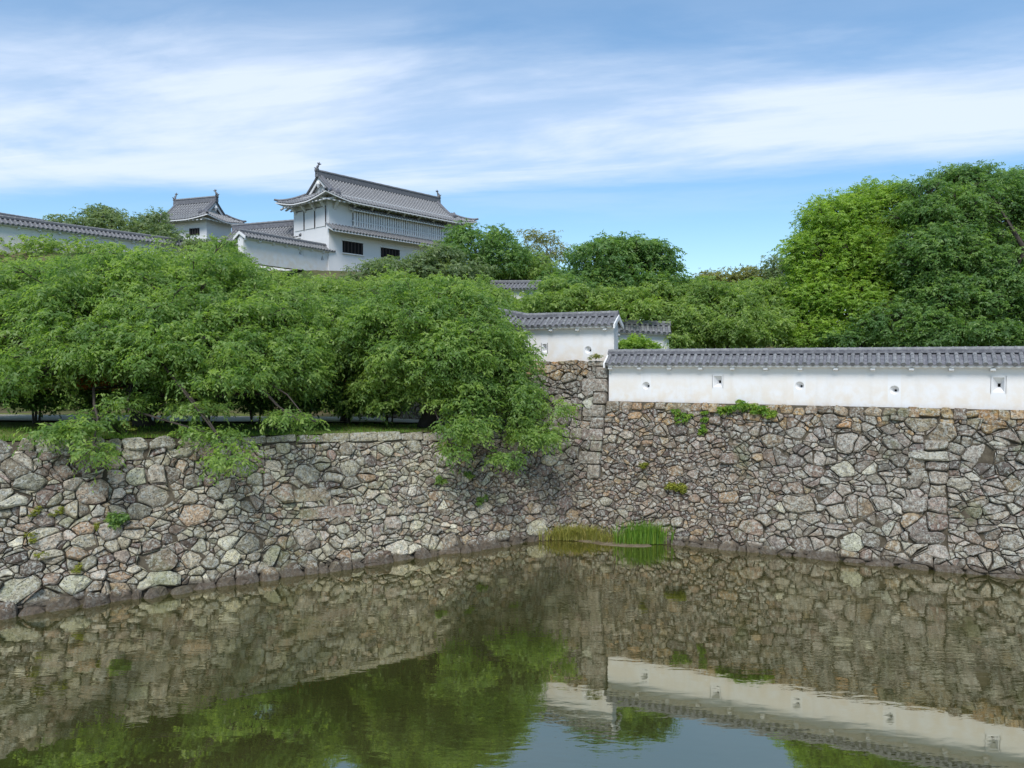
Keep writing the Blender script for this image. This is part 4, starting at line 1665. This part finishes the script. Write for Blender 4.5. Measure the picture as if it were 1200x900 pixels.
def tree(name, label, mat, base, lobes, leaf=.13, clump=.8, nshoot=26, nleaf=9, width=.42, droop=.5, shoot=.5, flat=.6,
         trunk=.3, seed=1, density=1.0, group=None, cat='tree', branches=True, bark='bark', shell=.55, lean=None, maxtone=None, fork=.35):
    """lobes: list of (u, v, ru, rv, Y[, depth factor]) measured in the photograph and put at distance Y"""
    rng = np.random.default_rng(seed)
    base = np.array(base, float)
    E_ = []
    for lb in lobes:
        u, v, ru, rv, Y = lb[:5]
        c = at(u, v, Y=Y)
        k = Y / 900
        rd = (ru + rv) / 2 * k * (lb[5] if len(lb) > 5 else .9)
        sh = clump * .34 + shoot * .25
        E_.append((c, np.array([max(ru * k - sh, ru * k * .45), max(rd, .5), max(rv * k - sh * .8, rv * k * .4)])))
    t = thing(name, label, cat, base, group)
    C, R, own = [], [], []
    for li, (c, r) in enumerate(E_):
        a, b, d_ = r
        surf = 4 * math.pi * (((a * b) ** 1.6 + (a * d_) ** 1.6 + (b * d_) ** 1.6) / 3) ** (1 / 1.6)
        n = max(3, int(surf / (clump ** 2 * 1.5) * density * (lobes[li][6] if len(lobes[li]) > 6 else 1.0)))
        d = unit(rng.normal(size=(n, 3)))
        keep = (d[:, 2] > -.75) | (rng.random(n) < .5)
        d = d[keep]
        f = rng.uniform(shell, 1.0, len(d)) ** .7
        f = np.where(rng.random(len(d)) < .22, f * rng.uniform(1.05, 1.42, len(d)), f)
        p = c + d * r * f[:, None]
        ok = np.ones(len(p), bool)
        for lj, (c2, r2) in enumerate(E_):
            if lj != li:
                q_ = (((p - c2) / r2) ** 2).sum(1)
                ok &= q_ > .40
        p = p[ok]
        C.append(p)
        R.append(clump * rng.uniform(.45, 1.35, len(p)))
        own += [li] * len(p)
    C, R = np.concatenate(C), np.concatenate(R)
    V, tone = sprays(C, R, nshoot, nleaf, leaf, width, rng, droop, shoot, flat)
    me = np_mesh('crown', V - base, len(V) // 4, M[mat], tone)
    o = link('crown', me)
    o.parent = t
    # trunk and limbs
    top = np.mean([c for c, r in E_], 0)
    if lean is None:
        fk = base + (top - base) * fork + np.array([0, 0, .2])
    else:
        fk = np.array(lean, float)
    mb = MB()
    mid = (base + fk) / 2 + np.array([rng.normal(0, .12), rng.normal(0, .12), 0])
    mb.tube([base + [0, 0, -.3], base + [0, 0, .15], mid, fk], [trunk * 1.6, trunk * 1.15, trunk * .9, trunk * .78], 10)
    mb2 = MB()
    lim = []
    for c, r in E_:
        e = c - np.array([0, 0, r[2] * .25])
        m1 = fk + (e - fk) * .5 + rng.normal(0, .12, 3) * np.linalg.norm(e - fk) + [0, 0, .08 * np.linalg.norm(e - fk)]
        th = trunk * (1.0 if len(lobes[len(lim)]) < 7 else .38)
        mb.tube([fk - [0, 0, .1], fk + (m1 - fk) * .5 + rng.normal(0, .06, 3), m1, e], [th * .62, th * .5, th * .36, th * .2], 7)
        lim.append((m1, e))
    if branches:
        for p, li in zip(C, own):
            if rng.random() > .62:
                continue
            m1, e = lim[li]
            s = m1 + (e - m1) * rng.uniform(.1, 1.0)
            md = s + (p - s) * .5 + rng.normal(0, .10, 3) * np.linalg.norm(p - s)
            w = trunk * .15
            mb2.tube([s, md, p], [w, w * .65, w * .25], 5, False)
            for _ in range(2):
                q_ = p + unit(rng.normal(size=3)) * clump * .8 * [1, 1, .6]
                mb2.tube([p - (p - md) * .2, (p + q_) / 2 + rng.normal(0, .05, 3), q_], [w * .4, w * .28, w * .12], 4, False)
    o = link('trunk', mb.mesh('trunk', M[bark], True), t)
    if mb2.n:
        o2 = link('branches', mb2.mesh('branches', M[bark], True), t, kind='stuff')
    return t


def gpt(u, Y, z=None):
    p = at(u, 425, Y=Y)
    return np.array([p[0], p[1], float(gz(p[0], p[1])) if z is None else z])


def on_lawn(u, Y):
    p = at(u, 425, Y=Y)
    return np.array([p[0], p[1], float(lawn_z(p[0], p[1])) + .05])


def build_trees():
    # the two old cherry trees on the moat edge
    tree('cherry_tree', 'broad old cherry tree at the wall edge with boughs drooping over the stones', 'cherry', on_lawn(166, 33.0),
         [(50, 392, 95, 66, 33), (150, 345, 100, 60, 33), (245, 348, 78, 58, 34), (322, 380, 66, 56, 33.5), (110, 406, 100, 40, 29.5),
          (215, 402, 90, 44, 29.5), (300, 420, 74, 38, 30.5), (-30, 380, 80, 70, 32), (-40, 425, 60, 50, 30), (30, 340, 60, 42, 34.5),
          (85, 505, 52, 17, 26.2, .9, .5), (122, 490, 36, 11, 27, .9, .5), (112, 530, 28, 16, 25.6, .9, .5), (250, 508, 40, 14, 27.3, .9, .5), (272, 530, 34, 20, 26.6, .9, .5),
          (340, 490, 32, 8, 28.5, .9, .8), (262, 440, 56, 20, 28.5, .9, .7), (28, 440, 62, 24, 28.5, .9, .55), (195, 446, 50, 18, 30, .9, .55), (150, 470, 40, 12, 28.5, .9, .5), (225, 474, 40, 12, 28.5, .9, .5), (355, 420, 34, 46, 32), (90, 360, 80, 50, 31), (190, 372, 80, 50, 30.5), (280, 390, 60, 44, 31)],
         leaf=.165, width=.40, clump=.58, nshoot=27, nleaf=8, droop=.55, shoot=.5, flat=.42, trunk=.36, seed=21, density=1.15, lean=at(172, 452, Y=32.6), shell=.35)
    tree('cherry_tree', 'spreading dark cherry tree leaning over the wall beside the bastion', 'cherry', on_lawn(499, 36.0),
         [(500, 362, 84, 42, 36), (440, 400, 66, 50, 35), (400, 385, 50, 44, 36.5), (480, 385, 70, 44, 34), (540, 405, 60, 44, 33.5), (556, 384, 50, 36, 35.5), (590, 420, 44, 46, 35), (500, 425, 66, 36, 33.5),
          (452, 455, 50, 28, 34.5), (545, 460, 48, 32, 33), (552, 500, 40, 22, 32, .9, .6), (530, 526, 24, 13, 31.5, .9, .35), (612, 472, 26, 36, 34), (622, 508, 24, 22, 33.4),
          (645, 508, 14, 14, 33.6), (655, 477, 16, 7, 34.3), (590, 535, 18, 12, 32, .9, .4)],
         leaf=.165, width=.40, clump=.56, nshoot=27, nleaf=8, droop=.55, shoot=.48, flat=.42, trunk=.34, seed=22, density=1.1, lean=at(508, 445, Y=36.0), shell=.35)
    tree('cherry_tree', 'slim cherry tree standing between the two broad ones', 'deep', on_lawn(402, 37.5),
         [(398, 420, 50, 40, 37.5), (372, 452, 42, 26, 37), (430, 455, 36, 24, 37.5), (392, 380, 52, 40, 38.5), (345, 432, 34, 34, 38)],
         leaf=.15, clump=.62, nshoot=24, nleaf=8, droop=.6, trunk=.15, seed=23)
    # trees on the slope behind them
    tree('cherry_tree', 'pale green tree on the slope under the white gatehouse wall', 'mid', gpt(300, 47), [(235, 326, 74, 42, 47), (315, 358, 56, 34, 47.5), (180, 330, 60, 40, 46), (368, 358, 50, 36, 46), (345, 338, 34, 20, 47.5), (262, 308, 34, 20, 48), (310, 330, 30, 18, 48)],
         leaf=.17, clump=.75, nshoot=26, nleaf=8, trunk=.22, seed=24, density=1.5)
    tree('cherry_tree', 'bright leafy tree on the slope below the dark gatehouse windows', 'mid', gpt(440, 48), [(430, 352, 62, 28, 48), (395, 340, 34, 18, 48.5), (500, 360, 60, 32, 47), (560, 360, 50, 30, 46), (468, 332, 26, 18, 49), (395, 368, 40, 30, 47), (590, 388, 44, 34, 44), (550, 342, 30, 16, 48)],
         leaf=.17, clump=.75, nshoot=26, nleaf=8, trunk=.22, seed=25, density=1.5)
    tree('cherry_tree', 'leafy tree on the slope at the edge below the sloping white wall', 'mid', gpt(40, 46), [(40, 345, 70, 34, 45), (110, 322, 56, 26, 47), (-50, 350, 70, 50, 45), (20, 318, 46, 16, 46), (-30, 322, 50, 20, 46), (75, 318, 40, 14, 47), (140, 350, 60, 30, 45)],
         leaf=.17, clump=.75, nshoot=26, nleaf=8, trunk=.2, seed=26, density=1.4)
    tree('hill_tree', 'loose greyish tree top showing over the sloping tiled wall', 'grey', gpt(120, 72, 15), [(88, 262, 34, 14, 72), (130, 262, 44, 17, 72), (118, 248, 26, 9, 73), (165, 268, 30, 16, 71)],
         leaf=.24, clump=.75, nshoot=16, nleaf=7, trunk=.16, seed=27, shell=.4)
    tree('hill_tree', 'thin airy tree before the small corner turret', 'grey', gpt(190, 68, 15), [(188, 276, 26, 18, 68), (180, 252, 14, 14, 68), (208, 285, 20, 14, 67), (262, 288, 26, 14, 66), (230, 287, 24, 12, 66)],
         leaf=.24, clump=.7, nshoot=14, nleaf=7, trunk=.13, seed=28, shell=.4)
    # right of the gatehouse
    tree('hill_tree', 'round dark green tree against the right end of the gatehouse', 'deep', gpt(565, 64), [(562, 290, 52, 30, 64), (590, 300, 36, 28, 63), (530, 300, 30, 20, 62), (545, 276, 24, 14, 64)],
         leaf=.22, clump=.9, nshoot=28, nleaf=8, trunk=.25, seed=29, flat=.6)
    tree('hill_tree', 'low wide tree hiding the foot of the gatehouse roof', 'grey', gpt(515, 59), [(512, 302, 34, 16, 59), (500, 315, 40, 14, 58), (545, 318, 36, 14, 58), (470, 312, 26, 12, 58)],
         leaf=.22, clump=.8, nshoot=26, nleaf=8, trunk=.18, seed=30, flat=.55)
    tree('hill_tree', 'small bushy tree under the round dark one', 'mid', gpt(590, 64), [(590, 319, 44, 14, 64), (622, 314, 28, 16, 64), (556, 330, 26, 12, 63)],
         leaf=.2, clump=.8, nshoot=24, nleaf=8, trunk=.16, seed=31)
    tree('hill_tree', 'sparse brownish tree with bare twigs on the skyline', 'olive', gpt(640, 74), [(630, 278, 26, 15, 74), (648, 290, 22, 22, 74), (618, 296, 18, 16, 74)],
         leaf=.22, clump=.8, nshoot=9, nleaf=6, trunk=.2, seed=32, bark='twig', shell=.3)
    tree('hill_tree', 'grey leaved tree standing below the bare twigs', 'grey', gpt(632, 66), [(628, 310, 26, 20, 66), (646, 325, 22, 16, 65)],
         leaf=.22, clump=.75, nshoot=18, nleaf=7, trunk=.2, seed=33, shell=.4)
    tree('hill_tree', 'tall deep green tree in layered pads left of the blue gap', 'deep', gpt(735, 48), [(735, 292, 54, 20, 48), (700, 302, 36, 24, 47), (768, 308, 34, 18, 48), (720, 325, 48, 22, 47), (757, 335, 40, 22, 47), (690, 332, 32, 16, 46), (790, 314, 16, 9, 48), (778, 330, 24, 12, 47)],
         leaf=.2, clump=.68, nshoot=24, nleaf=8, trunk=.24, seed=34, flat=.42, shell=.4, density=1.15)
    tree('hill_tree', 'mid green tree behind the bastion parapet', 'mid', gpt(690, 46), [(690, 352, 50, 20, 45), (650, 356, 40, 18, 45), (735, 358, 44, 24, 44.6), (668, 335, 40, 14, 46), (625, 362, 30, 12, 45), (772, 352, 30, 26, 46)],
         leaf=.18, clump=.65, nshoot=24, nleaf=8, trunk=.17, seed=35, flat=.5, density=1.4)
    tree('hill_tree', 'soft light green tree in the dip between the tall trees', 'mid', gpt(845, 47), [(835, 355, 56, 28, 46), (800, 372, 40, 28, 45), (880, 352, 46, 26, 47), (865, 382, 58, 28, 45), (905, 375, 36, 34, 46), (810, 345, 36, 20, 47), (790, 395, 30, 14, 44.5)],
         leaf=.17, clump=.68, nshoot=30, nleaf=9, trunk=.24, seed=36, flat=.55, density=1.6)
    tree('hill_tree', 'bright tree filling the slope between the cherry crowns and the tan wall', 'mid', gpt(575, 50), [(556, 364, 36, 16, 50), (545, 342, 28, 16, 51), (612, 374, 30, 11, 49), (520, 340, 30, 18, 52)],
         leaf=.19, clump=.7, nshoot=26, nleaf=8, trunk=.18, seed=61, density=1.4)
    tree('hill_tree', 'dark rounded tree just right of the tan wall on the slope', 'deep', gpt(665, 53), [(668, 338, 34, 24, 53), (700, 345, 34, 20, 52), (645, 352, 24, 16, 51), (730, 350, 30, 18, 51)],
         leaf=.19, clump=.7, nshoot=26, nleaf=8, trunk=.2, seed=62, density=1.4)
    tree('hill_tree', 'pale tree close under the gatehouse pent roof', 'grey', gpt(430, 60), [(432, 318, 22, 14, 60), (452, 312, 20, 14, 60), (415, 328, 22, 10, 60), (476, 312, 20, 12, 60)],
         leaf=.19, clump=.6, nshoot=16, nleaf=7, trunk=.12, seed=63, shell=.4)
    tree('hill_tree', 'green tree at the foot of the deep green layered one', 'mid', gpt(780, 50), [(780, 345, 34, 20, 50), (812, 338, 30, 16, 51), (755, 355, 30, 18, 49)],
         leaf=.19, clump=.7, nshoot=26, nleaf=8, trunk=.18, seed=64, density=1.4)
    for k, (u, v, ru, rv, Y, mt, lab) in enumerate(((845, 322, 30, 9, 100, 'olive', 'low olive tree crown on the far skyline, first from the blue gap'),
                                                   (890, 320, 28, 12, 98, 'olive', 'olive brown tree crown on the far skyline beside the camphor'),
                                                   (915, 308, 22, 12, 96, 'grey', 'brown twiggy crown on the far skyline touching the camphor'))):
        tree('hill_tree', lab, mt, gpt(u, Y), [(u, v, ru, rv, Y), (u - ru * .5, v + 8, ru * .7, rv, Y), (u + ru * .5, v + 7, ru * .7, rv, Y), (u, v + 26, ru * 1.3, rv * 1.6, Y)],
             leaf=.3, clump=1.1, nshoot=20, nleaf=7, trunk=.25, seed=40 + k, branches=False)
    # the big trees on the right
    cam_l = [(985, 262, 46, 34, 47), (1030, 250, 44, 34, 48), (960, 300, 38, 32, 46), (1010, 310, 60, 44, 46.5), (950, 350, 32, 40, 45.5), (1000, 365, 50, 40, 45), (1045, 330, 50, 50, 47), (945, 388, 28, 24, 44.5), (1035, 232, 26, 16, 48)]
    tree('camphor_tree', 'huge rounded yellow green camphor tree behind the parapet', 'lime', gpt(1005, 48), cam_l,
         leaf=.15, clump=.78, nshoot=44, nleaf=9, droop=.2, shoot=.36, flat=.85, trunk=.42, seed=50, shell=.72, density=2.0)
    dk = [(1110, 250, 54, 34, 44), (1160, 232, 56, 30, 45), (1085, 300, 46, 42, 43), (1150, 300, 70, 44, 44), (1110, 350, 60, 34, 42.5), (1180, 345, 60, 36, 42.5), (1060, 372, 50, 24, 42), (1130, 385, 60, 14, 41.5),
          (1230, 280, 60, 60, 45, .9, 1.0), (1240, 360, 60, 44, 43), (1085, 397, 52, 15, 42), (1005, 396, 50, 16, 43.5), (1190, 396, 60, 15, 42), (1120, 205, 30, 12, 45), (1145, 200, 18, 10, 45), (1190, 208, 24, 14, 46), (1080, 218, 24, 10, 44)]
    tree('zelkova_tree', 'tall dark green tree with layered boughs at the right of the camphor', 'deep', gpt(1130, 44), dk,
         leaf=.155, clump=.72, nshoot=30, nleaf=9, droop=.45, shoot=.48, flat=.5, trunk=.42, seed=51, density=1.9, shell=.5)
    # small clipped bush in front of the cream wall
    c = at(746, 403, Y=40.5)
    tree('bush', 'small bright bush showing above the parapet roof beside the gabled end', 'lime', (c[0], c[1], 6.2), [(745, 404, 17, 9, 40.5), (730, 407, 9, 7, 40.5), (760, 407, 10, 6, 40.5)],
         leaf=.13, clump=.3, nshoot=34, nleaf=7, droop=.1, shoot=.22, flat=.8, trunk=.06, seed=52, cat='bush', branches=False)
    # undergrowth that clothes the hill, too dense to count
    rng = np.random.default_rng(77)
    C = []
    for _ in range(1700):
        x, y = rng.uniform(-60, 62), rng.uniform(44, 66)
        if -40 < x < 2 and y > 61:
            continue
        C.append((x, y, float(gz(x, y)) + rng.uniform(.1, .9)))
    C = np.array(C)
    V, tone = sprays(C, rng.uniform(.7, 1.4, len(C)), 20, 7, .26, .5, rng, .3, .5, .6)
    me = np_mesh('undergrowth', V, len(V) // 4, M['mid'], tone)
    tag(link('undergrowth', me), 'dense low undergrowth on the castle hill', kind='stuff')


build_trees()


def build_hedge():
    pts = [(-27.5, 31.6), (-25.2, 32.2), (-23.0, 32.75), (-20.7, 33.3), (-18.4, 33.85), (-16.2, 34.4), (-13.9, 35.0), (-11.8, 35.5), (-9.7, 36.1), (-7.8, 36.6), (-6.0, 37.3)]
    words = ['beside the edge of the picture', 'with dark glossy leaves', 'with a coppery top', 'standing tallest of the row', 'by the old cherry trunk', 'with orange new leaves',
             'behind the drooping boughs', 'under the slim cherry', 'with two orange tips', 'near the grass gap', 'ending the row at the second cherry']
    for k, ((x, y), w) in enumerate(zip(pts, words)):
        rng = np.random.default_rng(100 + k)
        z = float(lawn_z(x, y)) + .06
        t = thing('hedge_shrub', 'clipped round photinia shrub on thin stems ' + w, 'shrub', (x, y, z), 'photinia shrubs along the sandy path')
        C = np.array([[x + rng.normal(0, .5), y + rng.normal(0, .4), z + rng.uniform(.75, 2.0)] for _ in range(26)])
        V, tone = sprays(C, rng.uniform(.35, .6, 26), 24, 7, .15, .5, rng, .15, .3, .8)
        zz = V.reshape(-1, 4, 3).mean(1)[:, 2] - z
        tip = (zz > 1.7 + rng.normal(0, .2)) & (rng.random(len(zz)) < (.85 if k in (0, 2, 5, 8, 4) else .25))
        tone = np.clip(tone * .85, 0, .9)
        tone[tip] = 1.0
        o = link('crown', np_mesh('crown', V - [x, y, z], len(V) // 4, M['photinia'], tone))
        o.parent = t
        mb = MB()
        for s in range(3):
            a = rng.uniform(-.25, .25, 2)
            mb.tube([(x + a[0], y + a[1], z - .1), (x + a[0] * 1.4, y + a[1] * 1.4, z + .5), (x + a[0] * 2, y + a[1] * 2, z + 1.2)], [.05, .045, .03], 6)
        mb.build('stem', M['bark'], t)


build_hedge()


def blades(name, label, mat, centers, n, hgt, wid, rng, lean=.35, cat=None, kind=None, parent=None):
    """upright grass blades: each a tapered two-piece blade"""
    P = centers
    m = len(P)
    a = rng.uniform(0, 2 * math.pi, m)
    d = np.stack([np.cos(a), np.sin(a), np.zeros(m)], 1)
    s = np.stack([-np.sin(a), np.cos(a), np.zeros(m)], 1)
    h = hgt * rng.uniform(.35, 1.2, m)
    ln = lean * rng.uniform(.2, 1.2, m)
    b0 = P
    b1 = P + d * (h * ln * .3)[:, None] + np.array([0, 0, 1.0]) * (h * .55)[:, None]
    b2 = P + d * (h * ln)[:, None] + np.array([0, 0, 1.0]) * (h * rng.uniform(.75, 1.0, m))[:, None]
    w = s * wid
    V1 = np.stack([b0 - w, b0 + w, b1 + w * .8, b1 - w * .8], 1)
    V2 = np.stack([b1 - w * .8, b1 + w * .8, b2 + w * .15, b2 - w * .15], 1)
    V = np.concatenate([V1, V2]).reshape(-1, 3)
    tone = np.tile(np.clip(rng.normal(.5, .2, m), 0, 1), 2)
    o = link(name, np_mesh(name, V, 2 * m, M[mat], tone))
    if kind:
        tag(o, label, None, None, kind)
    else:
        tag(o, label, cat)
    return o


def build_small_plants():
    rng = np.random.default_rng(60)

    def patch(u0, u1, v, n, dz=.25, z=.03):
        a, b = at(u0, v, z=0), at(u1, v, z=0)
        t = rng.random(n)
        t = np.clip(.5 + rng.normal(0, .27, n), -.15, 1.15)
        P = a + (b - a) * t[:, None]
        # keep to the foot of the wall
        w = rng.uniform(-dz, dz, n) - .35
        P[:, 0] += RW.inw[0] * w
        P[:, 1] += RW.inw[1] * w
        P[:, 2] = z
        return P
    blades('reed_clump', 'tall bright green reeds on the mud bank in the corner', 'reed', patch(730, 783, 635, 1000, .3), 1000, .92, .016, rng, .28, cat='reeds')
    blades('grass_clump', 'yellowing grass tuft beside the green reeds in the corner', 'straw', patch(648, 706, 630, 1300, .45), 1300, .62, .014, rng, .8, cat='grass tuft')
    blades('grass_clump', 'short pale grass between the two tufts on the mud bank', 'straw', patch(700, 735, 633, 260, .35), 220, .4, .01, rng, .9, cat='grass tuft')
    # lawn blades, mostly along the wall edge
    m = 16000
    s = rng.uniform(-30, 1.5, m)
    w = rng.uniform(0, 1, m) ** 1.6 * 6
    w = w - .12
    X = LW.o[0] + LW.e[0] * s + LW.inw[0] * (LW.b * lw_top(s) + .1 + w)
    Y = LW.o[1] + LW.e[1] * s + LW.inw[1] * (LW.b * lw_top(s) + .1 + w)
    P = np.stack([X, Y, lw_top(s) + .02], 1)
    blades('lawn_grass', 'short grass blades of the lawn strip', 'reed', P, m, .13, .012, rng, .7, kind='stuff')

    def sprout(name, label, mat, plane, uv, r, cat, n=10, leaf=.12, flat=.7, out=.22, droop=.7, nsh=20):
        C = []
        for u, v in uv:
            s_, z_ = plane.hit(u, v)
            for _ in range(n):
                C.append(plane.P(s_ + rng.normal(0, r), z_ + rng.normal(0, r * .7), out + rng.uniform(0, .12)))
        C = np.array(C)
        V, tone = sprays(C, np.full(len(C), r * .6), nsh, 7, leaf, .45, rng, droop, r * .7, flat)
        base = C.mean(0)
        o = link(name, np_mesh(name, V - base, len(V) // 4, M[mat], tone))
        o.location = tuple(base)
        tag(o, label, cat)
    sprout('wall_shrub', 'grassy leafy mound on top of the wall under the parapet', 'reed', RW, [(848, 481), (858, 479), (868, 476), (876, 475), (886, 477), (896, 480), (905, 484)], .13, 'shrub', 6, .10, out=.16, nsh=12)
    sprout('creeper', 'green creeper patch just below the parapet left of the grass mound', 'reed', RW, [(794, 480), (802, 484), (798, 491), (808, 488)], .10, 'creeper', 4, .09, out=.14, nsh=9, droop=1.0)
    sprout('creeper', 'narrow creeper hanging down the wall below the square loophole', 'reed', RW, [(828, 484), (826, 491), (824, 498), (822, 506), (827, 503)], .07, 'creeper', 4, .085, out=.13, nsh=9, droop=1.0)
    sprout('moss_cushion', 'bright yellow moss cushion in the middle of the long wall', 'moss', RW, [(788, 571), (798, 570)], .13, 'moss', 10, .07, out=.16, droop=.2)
    sprout('moss_cushion', 'small olive moss patch below the drain hole', 'moss', RW, [(757, 546)], .10, 'moss', 6, .06, out=.12, droop=.2)
    sprout('moss_cushion', 'mossy growth on the sloping cap of the bastion corner', 'olive', RW, [(702, 421)], .12, 'moss', 6, .07, out=.3, droop=.2)
    sprout('fern', 'dark green fern growing from the low wall', 'deep', LW, [(135, 612), (138, 606)], .14, 'fern', 4, .12)
    sprout('fern', 'little fern low on the wall beside the corner grass', 'deep', RW, [(655, 592)], .12, 'fern', 6, .11)
    for (u, v), lab in zip(((42, 603), (66, 600), (48, 650), (118, 618), (150, 502), (88, 668), (36, 628)),
                           ('yellow moss patch by the picture edge on the low wall', 'yellow moss patch above the big stones of the low wall', 'lime moss tuft low on the near wall',
                            'yellow moss beside the dark fern', 'mossy tuft right under the lawn edge', 'lime moss at the footing stones', 'tiny moss tuft between two pale stones')):
        sprout('moss_cushion', lab, 'moss', LW, [(u, v)], .11, 'moss', 4, .05, out=.10, droop=.3)
    for (u, v), lab in zip(((515, 562), (548, 556), (600, 548), (563, 586)), ('faint green weed on the low wall under the dark cherry', 'second weed tuft on the low wall under the dark cherry, nearer the bastion',
                                                                             'weed tuft on the low wall beneath the overhanging bough', 'weed low on the wall halfway to the water')):
        sprout('weed', lab, 'cherry', LW, [(u, v)], .12, 'weed', 5, .08, out=.12)


build_small_plants()
